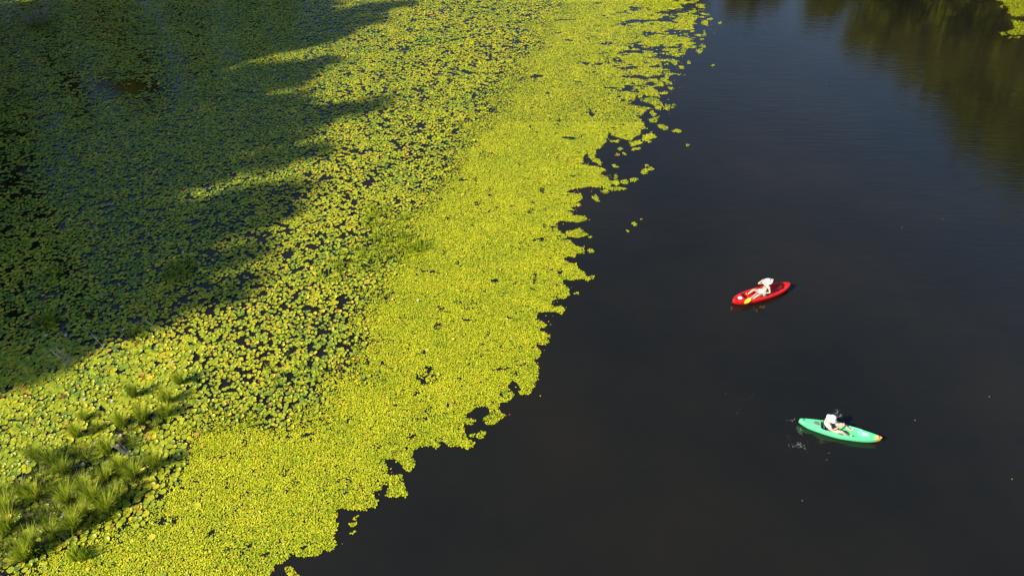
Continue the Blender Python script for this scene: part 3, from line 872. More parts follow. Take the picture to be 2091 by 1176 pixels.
for i, (px, py, lab) in enumerate([
    (173, 819, 'white flower among sunlit lily pads above the low leafy tuft'),
    (195, 908, 'white flower left of the tall bushy grass tuft'),
    (247, 892, 'white flower beside the leaning dead stems'),
    (171, 950, 'white flower in the pads at the top of the brown marsh'),
    (58, 946, 'white flower at the far left among lily pads'),
    (131, 1052, 'white flower on the mud below the feathery tuft'),
    (127, 1060, 'white flower lowest in the marsh grass, next to its twin'),
    (230, 822, 'white flower between lily pads behind the thick tuft'),
    (353, 742, 'white flower near the upper right tufts'),
    (96, 688, 'white flower in shade left of the leaning stems'),
    (136, 688, 'white flower in shade above the leaning stem bunch'),
    (253, 676, 'white flower in shade near the few grey stems'),
    (134, 70, 'white flower in deep shade right of the bare shrub'),
    (91, 83, 'white flower in deep shade below the bare shrub'),
    (159, 101, 'white flower in deep shade, rightmost of the three near the shrub'),
    (40, 117, 'white flower in deep shade at the far left edge'),
    (375, 518, 'white flower at the top of the olive leaf clump'),
    (853, 617, 'white flower alone out in the small-leaf mat'),
]):
    g = ground(px, py)
    r_ = empty('water_lily_flower', (g[0], g[1], 0.035), i * 1.3)
    r_.scale = (1.0 if py > 400 else 1.25,) * 3
    tag(r_, lab, 'flower', 'white water-lily flowers')
    for nm, me in zip(('petals', 'stamens'), FM):
        c = bpy.data.objects.new(nm, me); COL.objects.link(c); c.parent = r_

# drifting single leaves on open water
def drifting():
    T, fs, fl = small_leaf()
    for px, py, t, lab in [(2020, 810, .93, 'tiny pale leaf adrift on dark water right of the green kayak, higher one'),
                           (1638, 1022, .97, 'tiny orange leaf adrift on dark water below the green kayak'),
                           (1925, 448, .93, 'tiny pale leaf adrift on blue water under the reflected trees'),
                           (1842, 465, .93, 'tiny pale leaf adrift on blue water left of its neighbour'),
                           (1688, 175, .93, 'tiny pale leaf adrift beside the left end of the tree reflection'),
                           (2066, 978, .93, 'tiny pale leaf adrift near the right picture edge, lower down'),
                           (1868, 858, .93, 'tiny pale leaf adrift on dark water right of the green kayak bow'),
                           (699, 1110, .985, 'small red leaf adrift off the lower corner of the mat')]:
        g = ground(px, py)
        V, L, S = stamp(T, fs, fl, np.zeros(1), np.zeros(1), np.zeros(1), np.array([0.020]), np.array([1.0]), np.zeros(1), np.array([0.1]))
        o = link('floating_leaf', fast_mesh('floating_leaf', V, L, S, {'tint': np.array([t])}), M_small)
        o.location = (g[0], g[1], 0.012)
        tag(o, lab, 'leaf', 'single leaves adrift on the open water')
drifting()

# =================================================================== trees on the banks
def tree_meshes(seed, H=24.0, rad=3.6, n_leaf=5200, kind='round'):
    r = np.random.default_rng(seed)
    paths = []
    top = Vector((r.normal(0, .3), r.normal(0, .3), H * 0.93))
    trunk = [Vector((0, 0, -1.0)), Vector((0, 0, 0)), Vector((r.normal(0, .12), r.normal(0, .12), H * .3)), Vector((r.normal(0, .25), r.normal(0, .25), H * .6)), top]
    paths.append((trunk, H * 0.016, 0.05))
    clus = []
    nb = 44
    for i in range(nb):
        u = 0.16 + 0.80 * (i + r.random()) / nb
        z = H * u
        prof = (math.sin(math.pi * min(1, (u - 0.08) / 0.92) ** 0.75) ** 0.7 if kind == 'round' else (1.12 - u) ** 0.85 * 1.15)
        a = i * 2.4 + r.normal(0, .3); rr = rad * prof * r.uniform(.55, 1.08)
        tip = Vector((rr * math.cos(a), rr * math.sin(a), z + rr * .25))
        basep = Vector((0, 0, z - rr * .35))
        mid = basep.lerp(tip, .5) + Vector((r.normal(0, .15), r.normal(0, .15), .1))
        paths.append(([basep, mid, tip], H * .004 + .02, .015))
        clus.append((tip, 0.9 + .55 * r.random())); clus.append((mid, 0.75 + .5 * r.random()))
    clus.append((top, .8))
    V, L, S = tube_mesh(paths, 6)
    tm = fast_mesh('trunk', V, L, S, smooth=True); tm.materials.append(M_bark)
    # leaves: small quads in clumps
    C = np.array([tuple(c) for c, _ in clus]); CR = np.array([q for _, q in clus])
    k = r.integers(0, len(C), n_leaf)
    dirv = r.normal(size=(n_leaf, 3)); dirv /= np.linalg.norm(dirv, axis=1)[:, None]
    P = C[k] + dirv * (CR[k] * r.random(n_leaf) ** 0.45)[:, None] * np.array([1.15, 1.15, .8])
    nrm = dirv + r.normal(0, .6, (n_leaf, 3)) + np.array([0, 0, .5]); nrm /= np.linalg.norm(nrm, axis=1)[:, None]
    t1 = np.cross(nrm, r.normal(size=(n_leaf, 3))); t1 /= np.linalg.norm(t1, axis=1)[:, None]
    t2 = np.cross(nrm, t1)
    sz = r.uniform(.16, .34, n_leaf)[:, None]
    q = np.stack([P - t1 * sz, P - t2 * sz * .6 + nrm * sz * .15, P + t1 * sz, P + t2 * sz * .6 - nrm * sz * .1], 1).reshape(-1, 3)
    tint = np.clip(r.normal(.5, .16, n_leaf) + (r.random(len(C))[k] - .5) * .5, 0, 1)
    cm = fast_mesh('crown', q, np.arange(n_leaf * 4), np.full(n_leaf, 4), {'tint': tint}); cm.materials.append(M_tree)
    return tm, cm
TREES = [tree_meshes(1, 24, 3.7, 6500, 'round'), tree_meshes(2, 24, 3.3, 6500, 'cone'), tree_meshes(3, 24, 4.2, 7000, 'round')]
def plant_tree(x, y, H, v, rz, lab, group, wide=1.0):
    t = empty('tree', (x, y, float(bank_h(np.array([x]), np.array([y]))[0]) - 0.1), rz)
    s = H / 24.0
    t.scale = (s * wide, s * wide, s)
    for nm, me in zip(('trunk', 'crown'), TREES[v]):
        c = bpy.data.objects.new(nm, me); COL.objects.link(c); c.parent = t
    tag(t, lab, 'tree', group)
    return t
# left bank: every tree stands where its shadow tip falls on the photographed shadow edge
tips = [(-140,712,24),(10,700,24),(180,664,25),(312,630,25),(445,600,24),(440,535,26),(560,440,25),(530,395,23),(650,302,26),(625,272,24),(835,196,26),(700,120,25),(775,55,25),(860,22,27),(930,-12,26),(620,78,25),(700,10,26),(560,50,25),(520,20,26),(380,-20,26),(200,0,26),(60,20,26),(600,205,25),(540,145,25),(-20,60,25),(300,-60,27),(600,-50,27),(760,-60,27),(735,38,27),(690,66,27),(480,12,26),(600,18,27),(430,-12,27),(600,160,26),(650,52,27),(580,92,27),(680,-8,28),(600,-22,28),(575,398,25)]
ORD = ['first', 'second', 'third', 'fourth', 'fifth', 'sixth', 'seventh', 'eighth', 'ninth', 'tenth', 'eleventh', 'twelfth', 'thirteenth', 'fourteenth', 'fifteenth', 'sixteenth',
       'seventeenth', 'eighteenth', 'nineteenth', 'twentieth', 'twenty-first', 'twenty-second', 'twenty-third', 'twenty-fourth', 'twenty-fifth', 'twenty-sixth', 'twenty-seventh', 'twenty-eighth', 'twenty-ninth', 'thirtieth', 'thirty-first', 'thirty-second', 'thirty-third', 'thirty-fourth', 'thirty-fifth', 'thirty-sixth', 'thirty-seventh', 'thirty-eighth', 'thirty-ninth', 'fortieth']
for i, (px, py, H) in enumerate(tips):
    P = ground(px, py); L = H / math.tan(SUN_EL)
    b = P - LD * L
    plant_tree(b[0], b[1], H, 1 if i % 3 else 0, i * 1.1, 'leafy tree shading the lily pads, %s in the left bank front row' % ORD[i], 'trees on the left bank', wide=0.72 if i < 16 else 1.0)
    # second and third rows keep the shade closed
    for k in (1, 2, 3):
        if k > 1 and rng.random() < 0.15: continue
        b2 = b - LD * (5.5 * k) + np.array([-LD[1], LD[0]]) * rng.uniform(-2.0, 2.0)
        plant_tree(b2[0], b2[1], H * (0.99 - 0.055 * k), (i + k) % 3, i * 2.3 + k, 'leafy tree %s in the %s row of the left bank' % (ORD[i], ('second', 'third', 'fourth')[k - 1]), 'trees on the left bank, rear rows')
# far bank, whose reflection is in the water at the upper right
far = [(1745, 96), (1800, 112), (1850, 160), (1905, 190), (1950, 235), (1975, 300), (2030, 335), (2085, 368), (2150, 372), (2230, 380), (2320, 360)]
for i, (px, py) in enumerate(far):
    for row in range(3):
        yb = 74 + row * 5 + (i % 2) * 2
        v = (py - H0 / 2) / F0; dep = R(PITCH) + math.atan(v)
        # the mirror image of the top sits at -H
        u = (px + row * 24 - W0 / 2) / F0
        tt = yb / (ct - v * st)
        H = (st + v * ct) * tt - CAM_H
        plant_tree(u * tt, yb, max(7.0, H * (1.0 - 0.06 * row)), 0 if (i + row) % 2 else 2, i * 1.9 + row, 'sunlit tree mirrored at the upper right, %s from its left end, %s row' % (ORD[i], ('front', 'middle', 'back')[row]), 'trees on the far bank', wide=1.35 if H > 12 else 1.8)
for i, (x, H) in enumerate([(15, 4.5), (18, 5), (21, 5.5), (24, 5), (27, 5.6), (30, 5.2), (33, 6), (36, 6.5), (-66, 21), (-60, 22), (-54, 20), (-48, 19), (-43, 17), (-37, 15), (-31, 12), (-25, 8)]):
    plant_tree(x, 76 + (i % 3) * 3, H, 2 if x > 0 else i % 3, i * 2.1, 'leafy tree at the head of the lake, %s planted along it' % ORD[i], 'trees at the head of the lake', wide=1.3 if x < 0 else 2.2)

# =================================================================== kayaks
def lerp(a, b, t): return a + (b - a) * t
def sstep(a, b, x):
    t = min(1, max(0, (x - a) / (b - a))); return t * t * (3 - 2 * t)
def hull(name, L, B, mat, parent, full, wells, sheer=0.06, deck=0.24, NS=72):
    """sit-on-top hull lofted from stations; wells = [(x0, x1, halfwidth, floor z)]"""
    V, rows = [], []
    for i in range(NS + 1):
        s = -1 + 2 * i / NS
        x = s * L / 2
        b = B / 2 * max(0.0, 1 - abs(s) ** full) ** 0.62
        b = max(b, 0.012)
        e = abs(s) ** 3
        top = deck + sheer * abs(s) ** 2.2
        keel = lerp(-0.09, 0.10, abs(s) ** 5)
        depth = 0; hw = min(b * 0.60, 0.2); fz = top + 0.02 * (1 - e)
        for x0, x1, w, z in wells:
            k = sstep(x0 - 0.05, x0 + 0.05, x) * (1 - sstep(x1 - 0.05, x1 + 0.05, x))
            if k > 0:
                hw = lerp(hw, min(w, b * 0.84), min(1, k * 2)); fz = lerp(fz, z, k)
        ins = max(0.004, hw - 0.03)
        half = [(0.0, keel), (b * .45, keel + .012), (b * .80, keel + .05), (b * .97, lerp(keel, top, .5)), (b, top - .055), (b * .975, top - .015), (b * .93, top + .004),
                (max(hw + .008, b * .80), top + .018), (hw, top + .014), (lerp(hw, ins, .6), lerp(top, fz, .5) + .004), (ins, fz + .01), (ins * .6, fz), (0.0, fz)]
        row = []
        for (y, z) in half: row.append((x, y, z))
        for (y, z) in half[-2:0:-1]: row.append((x, -y, z))
        rows.append(row)
    m = len(rows[0])
    V = np.array(rows).reshape(-1, 3)
    Lp, S = [], []
    for i in range(NS):
        for j in range(m):
            j2 = (j + 1) % m
            Lp += [i * m + j, (i + 1) * m + j, (i + 1) * m + j2, i * m + j2]; S.append(4)
    Lp += list(range(m)); S.append(m)
    Lp += [NS * m + j for j in range(m)][::-1]; S.append(m)
    me = fast_mesh(name, V, Lp, S, smooth=True)
    bm = bmesh.new(); bm.from_mesh(me); bmesh.ops.recalc_face_normals(bm, faces=bm.faces); bm.to_mesh(me); bm.free()
    return link(name, me, mat, parent)

def lathe(name, prof, mat, parent, loc=(0, 0, 0), sx=1.0, sy=1.0, n=28, rot=(0, 0, 0)):
    bm = bmesh.new(); rings = []
    for r_, z in prof:
        rings.append([bm.verts.new((r_ * sx * math.cos(2 * math.pi * k / n), r_ * sy * math.sin(2 * math.pi * k / n), z)) for k in range(n)] if r_ > 1e-5 else [bm.verts.new((0, 0, z))])
    for a, b in zip(rings[:-1], rings[1:]):
        for k in range(n):
            k2 = (k + 1) % n
            if len(a) == 1 and len(b) == 1: continue
            if len(a) == 1: bm.faces.new((a[0], b[k], b[k2]))
            elif len(b) == 1: bm.faces.new((a[k], a[k2], b[0]))
            else: bm.faces.new((a[k], a[k2], b[k2], b[k]))
    o = from_bm(name, bm, mat, parent)
    o.location = loc; o.rotation_euler = rot
    return o
def slab(name, pts, thick, mat, parent, bevel=0.008, loc=(0, 0, 0), rot=(0, 0, 0)):
    """rounded slab from an outline in its own XY plane"""
    bm = bmesh.new()
    f = bm.faces.new([bm.verts.new((x, y, 0)) for x, y in pts])
    r = bmesh.ops.extrude_face_region(bm, geom=[f])
    for v in r['geom']:
        if isinstance(v, bmesh.types.BMVert): v.co.z += thick
    bmesh.ops.bevel(bm, geom=[e for e in bm.edges], offset=bevel, segments=2, affect='EDGES')
    o = from_bm(name, bm, mat, parent, smooth=False); o.location = loc; o.rotation_euler = rot
    return o
def rrect(w, h, r=0.3, n=5):
    pts = []
    rr = min(w, h) * r
    for cx, cy, a0 in ((w/2-rr, h/2-rr, 0), (-w/2+rr, h/2-rr, 90), (-w/2+rr, -h/2+rr, 180), (w/2-rr, -h/2+rr, 270)):
        for k in range(n + 1):
            a = R(a0 + 90 * k / n); pts.append((cx + rr * math.cos(a), cy + rr * math.sin(a)))
    return pts
def tubes(name, paths, mat, parent, sides=8):
    V, L, S = tube_mesh(paths, sides)
    return link(name, fast_mesh(name, V, L, S, smooth=True), mat, parent)

M_red = plain('red_plastic', (0.62, 0.012, 0.012), 0.32, 0.5, 0.10, 4)
M_green = plain('green_plastic', (0.13, 0.73, 0.31), 0.36, 0.5, 0.08, 4)
def bow_patch(m):
    """moulded-in orange and yellow colour swirl near the bow"""
    nt = m.node_tree; p = nt.nodes['Principled BSDF']
    src = p.inputs['Base Color'].links[0].from_socket
    tc = nt.nodes.new('ShaderNodeTexCoord'); sp = nt.nodes.new('ShaderNodeSeparateXYZ')
    nt.links.new(tc.outputs['Object'], sp.inputs[0])
    no = nt.nodes.new('ShaderNodeTexNoise'); no.inputs['Scale'].default_value = 7
    nt.links.new(tc.outputs['Object'], no.inputs['Vector'])
    a = nt.nodes.new('ShaderNodeMath'); a.operation = 'MULTIPLY_ADD'; a.inputs[1].default_value = 0.35
    nt.links.new(no.outputs['Fac'], a.inputs[0]); nt.links.new(sp.outputs['X'], a.inputs[2])
    mr = nt.nodes.new('ShaderNodeMapRange')
    mr.inputs['From Min'].default_value = 1.40; mr.inputs['From Max'].default_value = 1.52
    nt.links.new(a.outputs[0], mr.inputs['Value'])
    mr2 = nt.nodes.new('ShaderNodeMapRange')
    mr2.inputs['From Min'].default_value = 1.74; mr2.inputs['From Max'].default_value = 1.80
    mr2.inputs['To Min'].default_value = 1.0; mr2.inputs['To Max'].default_value = 0.0
    nt.links.new(a.outputs[0], mr2.inputs['Value'])
    mu = nt.nodes.new('ShaderNodeMath'); mu.operation = 'MULTIPLY'
    nt.links.new(mr.outputs[0], mu.inputs[0]); nt.links.new(mr2.outputs[0], mu.inputs[1])
    mx = nt.nodes.new('ShaderNodeMix'); mx.data_type = 'RGBA'
    nt.links.new(src, mx.inputs['A']); mx.inputs['B'].default_value = (0.75, 0.42, 0.10, 1)
    nt.links.new(mu.outputs[0], mx.inputs['Factor'])
    nt.links.new(mx.outputs['Result'], p.inputs['Base Color'])
bow_patch(M_green)
M_white = plain('white_plastic', (0.80, 0.80, 0.78), 0.45, 0.4, 0.03)
M_blackp = plain('black_plastic', (0.02, 0.02, 0.022), 0.5, 0.4, 0.2)
M_darkg = plain('dark_grey_fabric', (0.07, 0.07, 0.075), 0.85, 0.2, 0.25)
M_greyf = plain('grey_fabric', (0.20, 0.185, 0.175), 0.85, 0.2, 0.2)
M_hat = plain('white_cotton', (0.82, 0.80, 0.76), 0.85, 0.2, 0.04)
M_skin = plain('skin', (0.68, 0.42, 0.30), 0.55, 0.35, 0.06)
M_hair = plain('brown_hair', (0.10, 0.055, 0.03), 0.6, 0.3, 0.3)
M_shirt = plain('white_shirt', (0.78, 0.74, 0.70), 0.85, 0.2, 0.05)
M_teal = plain('teal_print', (0.10, 0.34, 0.33), 0.85, 0.2, 0.3, 20)
M_pink = plain('red_swim_top', (0.60, 0.09, 0.09), 0.7, 0.3, 0.2)
M_yellow = plain('yellow_plastic', (0.80, 0.58, 0.03), 0.35, 0.5, 0.06)
M_orange = plain('orange_plastic', (0.75, 0.22, 0.04), 0.45, 0.4, 0.1)
M_eye = plain('eye_dark', (0.03, 0.025, 0.02), 0.2, 0.6, 0.05)
M_pale = plain('pale_mint_plastic', (0.45, 0.75, 0.60), 0.4, 0.5, 0.06)
M_dkgreen = plain('dark_green_plastic', (0.01, 0.22, 0.06), 0.45, 0.4, 0.1)

def carry_handle(parent, x, z, mat, along=1):
    return tubes('handle', [([(x, -0.055, z), (x + .02 * along, -0.05, z + .03), (x + .02 * along, .05, z + .03), (x, .055, z)], .009, .009)], mat, parent)

# red kayak: bow (+X local) points to the lower left of the picture, paddler faces it
red = empty('kayak', (red_c[0], red_c[1], 0.0), red_a)
tag(red, 'red sit-on-top kayak with a white round hatch, on dark open water', 'kayak', 'kayaks on the open water')
RL = red_L
hull('hull', RL, 0.80, M_red, red, 2.6, [(-0.36, 0.95, 0.27, 0.10), (-1.22, -0.52, 0.24, 0.13)])
lathe('hatch', [(0, .028), (.085, .026), (.108, .018), (.115, 0), (.13, -.004), (.134, -.02)], M_white, red, (RL/2 - .38, 0, .272), 1.0, .9)
slab('seat', rrect(.40, .44), .045, M_darkg, red, .015, (-.12, 0, .105))
slab('backrest', rrect(.30, .42), .05, M_darkg, red, .018, (-.31, 0, .30), (0, R(76), 0))
for y in (-.315, .315):
    tubes('side_handle', [([(-.16, y, .27), (-.13, y, .295), (.02, y, .295), (.05, y, .27)], .011, .011)], M_blackp, red)
for y in (-.14, .14):
    slab('foot_brace', rrect(.05, .11), .10, M_blackp, red, .01, (.86, y, .11))
carry_handle(red, RL/2 - .12, .285, M_blackp, -1); carry_handle(red, -RL/2 + .12, .285, M_blackp, 1)
tubes('bungee', [([(-.62, -.25, .275), (-.88, .0, .262), (-1.14, .2, .285)], .006, .006), ([(-.62, .25, .275), (-.88, 0, .268), (-1.14, -.2, .285)], .006, .006)], M_blackp, red, 5)
lathe('drain_plug', [(0, .02), (.022, .018), (.026, 0)], M_hat, red, (-.95, -.02, .142))
bag = empty('dry_bag', (0, 0, 0)); bag.parent = None
rm = Matrix.Translation((red_c[0], red_c[1], 0)) @ Matrix.Rotation(red_a, 4, 'Z')
bag.matrix_world = rm @ Matrix.Translation((-1.08, -.04, .145))
tag(bag, 'small orange bundle lying in the stern well of the red kayak', 'bag')
bo = lathe('bag_body', [(0, 0), (.05, .004), (.075, .03), (.072, .06), (.045, .085), (.018, .095), (.022, .11), (0, .112)], M_orange, bag, (0, 0, 0), 1.5, .9)

# green kayak: bow points right
grn = empty('kayak', (grn_c[0], grn_c[1], 0.0), grn_a)
tag(grn, 'mint green sit-on-top kayak with an orange-tinted bow, on dark open water', 'kayak', 'kayaks on the open water')
GL = grn_L
hull('hull', GL, 0.66, M_green, grn, 1.36, [(-0.66, 0.78, 0.23, 0.09)], sheer=.05)
lathe('hatch', [(0, .026), (.085, .024), (.105, .014), (.11, 0), (.125, -.004), (.13, -.02)], M_greyf, grn, (-GL/2 + .62, 0, .262), 1.1, 1.0)
slab('seat', rrect(.40, .42), .045, M_darkg, grn, .015, (-.42, 0, .095))
slab('backrest', rrect(.30, .42), .05, M_darkg, grn, .018, (-.62, 0, .27), (0, R(80), 0))
slab('seat_mat', rrect(.34, .24), .02, M_greyf, grn, .008, (.14, .0, .095))
for y in (-.305, .305):
    tubes('side_handle', [([(-.12, y, .26), (-.09, y, .285), (.05, y, .285), (.08, y, .26)], .010, .010)], M_dkgreen, grn)
for y in (-.13, .13):
    slab('foot_brace', rrect(.05, .10), .09, M_dkgreen, grn, .01, (.80, y, .10))
slab('deck_tray', rrect(.24, .20), .018, M_pale, grn, .008, (.90, 0, .262))
tubes('bow_line', [([(1.12, -.10, .28), (1.5, -.02, .292)], .006, .005), ([(1.12, .10, .28), (1.5, .02, .292)], .006, .005)], M_dkgreen, grn, 5)
carry_handle(grn, GL/2 - .10, .29, M_red, -1); carry_handle(grn, -GL/2 + .12, .29, M_blackp, 1)

# =================================================================== people
def skin_mesh(name, chains, mat, parent, sub=2):
    """chains: list of (points with radius, root?) -> one mesh grown with the Skin modifier"""
    bm = bmesh.new(); lay = bm.verts.layers.skin.verify()
    index = {}
    for ch in chains:
        prev = None
        for (x, y, z, r) in ch['pts']:
            key = (round(x, 4), round(y, 4), round(z, 4), ch.get('comp', 0))
            if key in index: v = index[key]
            else:
                v = bm.verts.new((x, y, z)); index[key] = v
                v[lay].radius = (r, r)
                v[lay].use_root = False
                if ch.get('root') and prev is None: v[lay].use_root = True
            if prev is not None and prev is not v and bm.edges.get((prev, v)) is None: bm.edges.new((prev, v))
            prev = v
    me = bpy.data.meshes.new(name); bm.to_mesh(me); bm.free()
    me.materials.append(mat)
    o = bpy.data.objects.new(name, me); COL.objects.link(o); o.parent = parent
    sk = o.modifiers.new('skin', 'SKIN'); sk.use_smooth_shade = True
    sk.branch_smoothing = 0.4
    sb = o.modifiers.new('subsurf', 'SUBSURF'); sb.levels = sub; sb.render_levels = sub
    return o
def hand(wrist, direction, palm_n, curl, comp):
    """palm and five bent fingers; wrist is shared with the arm chain"""
    w = Vector(wrist); d = Vector(direction).normalized(); n = Vector(palm_n).normalized()
    s = d.cross(n).normalized()
    chains = []
    p1 = w + d * .055
    chains.append({'pts': [(*w, .026), (*p1, .031), (*(w + d * .085), .027)]})
    for k, (off, ln) in enumerate([(-.030, .070), (-.010, .080), (.011, .075), (.030, .058)]):
        b = w + d * .075 + s * off
        q1 = b + (d * math.cos(curl * .5) + n * math.sin(curl * .5)) * ln * .5
        q2 = q1 + (d * math.cos(curl * 1.3) + n * math.sin(curl * 1.3)) * ln * .33
        q3 = q2 + (d * math.cos(curl * 2.0) + n * math.sin(curl * 2.0)) * ln * .25
        chains.append({'pts': [(*b, .0095), (*q1, .009), (*q2, .0085), (*q3, .007)], 'root': True, 'comp': comp * 10 + k + 1})
    tb = w + d * .03 - s * .028
    t1 = tb + (-s * .7 + d * .6 + n * .3).normalized() * .035
    t2 = t1 + (d * .8 + n * .5 - s * .2).normalized() * .03
    chains.append({'pts': [(*tb, .012), (*t1, .0105), (*t2, .009)], 'root': True, 'comp': comp * 10 + 9})
    return chains
def person(kay_c, kay_a, seat, hip_z, torso, head_dir, arms, legs, label):
    """all coordinates in the kayak frame: X to the bow, Y to port, Z up"""
    root = empty('person', (kay_c[0], kay_c[1], 0), kay_a)
    tag(root, label, 'person')
    ch = []
    pel = (*seat, .115)
    sp1, sp2, chest, neck0, neck1 = torso
    head = Vector(neck1[:3]); hd = Vector(head_dir).normalized()
    skull = head + Vector((0, 0, .105)) + hd * .015
    jaw = head + Vector((0, 0, .04)) + hd * .045
    crown = skull + Vector((0, 0, .06)) - hd * .01
    ch.append({'pts': [pel, sp1, sp2, chest, neck0, neck1, (*(head + Vector((0, 0, .05)) + hd * .02), .070), (*skull, .088), (*crown, .062)], 'root': True})
    nose = skull + hd * .098 - Vector((0, 0, .03))
    ch.append({'pts': [(*(skull + hd * .06 - Vector((0, 0, .01))), .028), (*nose, .013)], 'root': True, 'comp': 801})
    ch.append({'pts': [(*jaw, .040), (*(jaw + hd * .03), .026)], 'root': True, 'comp': 802})
    side = Vector((-hd.y, hd.x, 0)).normalized()
    for k in (-1, 1):
        e = skull + side * (.088 * k) - Vector((0, 0, .02))
        ch.append({'pts': [(*(e - side * (.02 * k)), .022), (*(e + side * (.008 * k)), .016)], 'root': True, 'comp': 803 + k})
    for i, (sh, el, wr, hdir, pn, curl) in enumerate(arms):
        ch.append({'pts': [chest, (*sh, .056), (*Vector(sh).lerp(Vector(el), .5), .045), (*el, .037), (*Vector(el).lerp(Vector(wr), .5), .034), (*wr, .026)]})
        ch += hand(wr, hdir, pn, curl, 20 + i)
    for (hp, kn, an, toe) in legs:
        ch.append({'pts': [pel, (*hp, .090), (*Vector(hp).lerp(Vector(kn), .5), .074), (*kn, .055), (*Vector(kn).lerp(Vector(an), .35), .052), (*an, .035)]})
        heel = Vector(an) + Vector((-.035, 0, -.04))
        ch.append({'pts': [(*an, .035), (*Vector(an).lerp(Vector(toe), .5), .034), (*toe, .022)]})
    skin_mesh('body', ch, M_skin, root)
    for k in (-1, 1):
        bm = bmesh.new(); bmesh.ops.create_uvsphere(bm, u_segments=10, v_segments=8, radius=.012)
        eo = from_bm('eye', bm, M_eye, root); eo.location = skull + hd * .082 + side * (.032 * k)
    return root, skull, hd
def hair(root, skull, hd, length=.12):
    c = skull - hd * .028
    back = c - hd * .05
    skin_mesh('hair', [{'pts': [(*(c + Vector((0, 0, .03))), .088), (*(back + Vector((0, 0, -.04))), .072), (*(back + Vector((0, 0, -.04 - length))), .045)], 'root': True}], M_hair, root)
def hat(root, skull, hd, mat, R_brim=.20, tilt=0.25, az=0.0, dip=.02, crown_h=.105):
    prof = [(0, crown_h), (.05, crown_h), (.085, crown_h - .012), (.102, crown_h - .045), (.108, .01), (.13, -.002), (R_brim * .85, -dip * .6), (R_brim, -dip), (R_brim, -dip - .006), (R_brim * .85, -dip * .6 - .007), (.112, -.006)]
    o = lathe('hat', prof, mat, root, tuple(skull + Vector((0, 0, .035))), 1.06, 1.0, 36)
    o.rotation_euler = (tilt * math.sin(az), tilt * math.cos(az), 0)
    return o

# --- paddler of the red kayak: sits facing the bow, right hand up on the hat brim, left hand in the lap
r_legs = [((.02, .13, .22), (.36, .20, .36), (.70, .20, .17), (.78, .22, .27)),
          ((.02, -.13, .22), (.34, -.20, .33), (.66, -.17, .16), (.74, -.19, .26))]
rt = [(-.15, 0, .34, .105), (-.17, 0, .47, .115), (-.17, 0, .60, .115), (-.165, 0, .71, .055), (-.15, 0, .76, .052)]
# facing the bow, the far side of the picture is starboard for this kayak
r_arms = [((-.16, -.18, .645), (.13, -.24, .62), (.03, -.17, .83), (-.3, .15, .6), (0, .6, -.2), .5),
          ((-.16, .18, .645), (-.20, .30, .40), (.02, .16, .33), (.9, -.5, -.1), (0, 0, -1), .7)]
P1, sk1, hd1 = person(red_c, red_a, (-.12, 0, .235), .22, rt, (.95, .25, -.15), r_arms, r_legs, 'person in white sun hat sitting in red kayak, one hand raised to the brim')
hair(P1, sk1, hd1)
hat(P1, sk1, hd1, M_hat, .215, .30, 0.35, .025)
skin_mesh('swim_top', [{'pts': [(-.165, 0, .53, .134), (-.165, 0, .60, .132)], 'root': True}], M_pink, P1)
skin_mesh('sarong', [{'pts': [(-.14, 0, .36, .120), (-.12, 0, .24, .135)], 'root': True}, {'pts': [(-.12, 0, .24, .135), (.02, .13, .225, .108), (.12, .155, .265, .10)]}, {'pts': [(-.12, 0, .24, .135), (.02, -.13, .225, .108), (.12, -.155, .265, .10)]}], M_shirt, P1)
skin_mesh('towel', [{'pts': [(-.10, .16, .25, .06), (-.02, .22, .24, .06), (.08, .22, .24, .05)], 'root': True}], M_teal, P1)

# --- paddler of the green kayak: leans forward, both hands together in front
g_legs = [((-.28, .12, .20), (.08, .19, .36), (.42, .15, .15), (.51, .16, .24)),
          ((-.28, -.12, .20), (.03, -.20, .34), (.33, -.16, .14), (.42, -.18, .23))]
gt = [(-.48, 0, .31, .115), (-.54, 0, .42, .125), (-.535, 0, .52, .125), (-.48, 0, .60, .060), (-.44, 0, .635, .055)]
g_arms = [((-.52, .19, .535), (-.30, .25, .40), (-.06, .08, .47), (.8, -.3, .4), (.2, -.7, 0), .8),
          ((-.52, -.19, .535), (-.32, -.26, .38), (-.07, -.05, .45), (.8, .3, .4), (.2, .7, 0), .8)]
P2, sk2, hd2 = person(grn_c, grn_a, (-.42, 0, .215), .20, gt, (.93, .0, -.35), g_arms, g_legs, 'person in a white hat and white shirt leaning forward in the green kayak')
hair(P2, sk2, hd2, .03)
hat(P2, sk2, hd2, M_hat, .205, .30, 0.0, .05, .125)
skin_mesh('shirt', [{'pts': [(-.44, 0, .25, .130), (-.49, 0, .34, .130), (-.54, 0, .43, .142), (-.535, 0, .52, .142), (-.49, 0, .585, .085)], 'root': True},
                    {'pts': [(-.535, 0, .52, .142), (-.52, .19, .535, .072), (-.39, .225, .455, .064)]}, {'pts': [(-.535, 0, .52, .142), (-.52, -.19, .535, .072), (-.40, -.23, .445, .064)]}], M_shirt, P2)
skin_mesh('shorts', [{'pts': [(-.44, 0, .26, .125), (-.42, 0, .21, .132)], 'root': True}, {'pts': [(-.42, 0, .21, .132), (-.28, .12, .205, .104), (-.13, .15, .27, .098)]}, {'pts': [(-.42, 0, .21, .132), (-.28, -.12, .205, .104), (-.15, -.16, .265, .098)]}], M_greyf, P2)
skin_mesh('life_vest', [{'pts': [(-.45, 0, .38, .105), (-.455, 0, .47, .105)], 'root': True}], M_pink, P2)

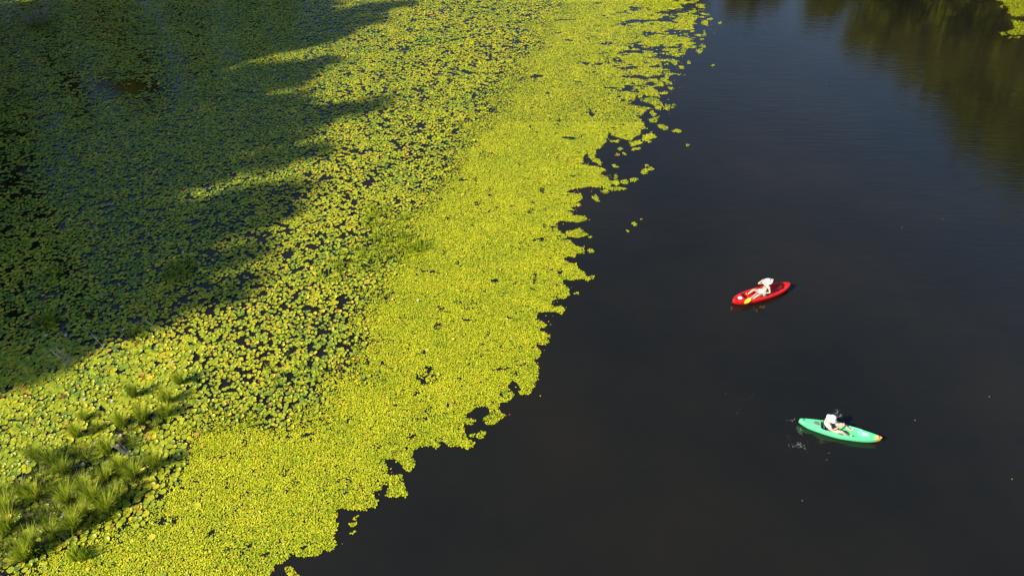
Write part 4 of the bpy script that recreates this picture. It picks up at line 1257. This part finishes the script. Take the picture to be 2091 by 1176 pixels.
phone = slab('phone', rrect(.075, .15, .2), .012, M_white, None, .004)
gm = Matrix.Translation((grn_c[0], grn_c[1], 0)) @ Matrix.Rotation(grn_a, 4, 'Z')
phone.matrix_world = gm @ Matrix.Translation((.045, .015, .535)) @ Matrix.Rotation(R(70), 4, 'Y') @ Matrix.Rotation(R(90), 4, 'Z')
tag(phone, 'slim white phone held up in both hands by the person in the green kayak', 'phone')

# --- paddle of the red kayak, resting across the lap and over the shoulder
def paddle(A, Bp, label):
    A, Bp = Vector(A), Vector(Bp)
    mid = (A + Bp) / 2; v = (Bp - A); Ln = v.length; q = v.to_track_quat('X', 'Z')
    root = empty('paddle', mid); root.rotation_mode = 'QUATERNION'; root.rotation_quaternion = q
    tag(root, label, 'paddle')
    h = Ln / 2
    tubes('shaft', [([(-h + .28, 0, 0), (0, 0, 0), (h - .28, 0, 0)], .015, .015)], M_white, root, 10)
    for s in (-1, 1):
        pts = []
        for k in range(15):
            u = k / 14; pts.append((u, .105 * (math.sin(math.pi * min(1, u * .96 + .04) ** .8)) ** .6))
        out = [(.46 * u - .05, w) for u, w in pts] + [(.46 * u - .05, -w * .85) for u, w in pts[::-1]]
        b = slab('blade', out, .012, M_yellow, root, .003)
        b.location = (s * (h - .36), 0, -.006); b.rotation_euler = (R(-8 if s < 0 else 20), 0, 0 if s > 0 else math.pi)
A2 = ground(1521, 618.5, .26); A = Vector((A2[0], A2[1], .26))
best = None
for k in range(60):
    z = .4 + k * .03
    b2 = ground(1578, 571, z); Bv = Vector((b2[0], b2[1], z))
    e = abs((Bv - A).length - 2.05)
    if best is None or e < best[0]: best = (e, Bv)
print('paddle', A, best)
paddle(A, best[1], 'yellow-bladed paddle held by the person in the red kayak, one blade over the side')

# =================================================================== foam left by the green kayak's strokes
def foam():
    r = np.random.default_rng(31)
    T, fs, fl = small_leaf()
    P = []
    for (cx, cy, sx, sy, n) in [(1634, 883, 2.2, 5, 26), (1632, 908, 5, 3, 26), (1640, 912, 5, 5, 16), (1612, 898, 2, 6, 8), (1623, 911, 6, 3, 14), (1715, 850, 5, 3, 36), (1707, 841, 3, 4, 14), (1707, 838, 4, 1.5, 8),
                                 (1619, 858, 7, 1.5, 11), (1515, 812, 12, 9, 7), (1505, 836, 8, 8, 3), (1690, 926, 3, 10, 4)]:
        for k in range(n): P.append((cx + r.normal(0, sx), cy + r.normal(0, sy)))
    P = np.array(P); g = ground(P[:, 0], P[:, 1]); n = len(g)
    V, L, S = stamp(T, fs, fl, g[:, 0], g[:, 1], np.full(n, .016), r.uniform(.005, .014, n), r.uniform(0, 6.28, n), r.uniform(0, 6.28, n), np.abs(r.normal(0, .3, n)), r.uniform(.3, 1.1, n))
    o = link('foam', fast_mesh('foam', V, L, S), plain('foam_white', (.62, .62, .60), .5, .4, .1))
    tag(o, 'small white foam flecks and splashes on the water round the green kayak', 'foam', kind='stuff')
foam()
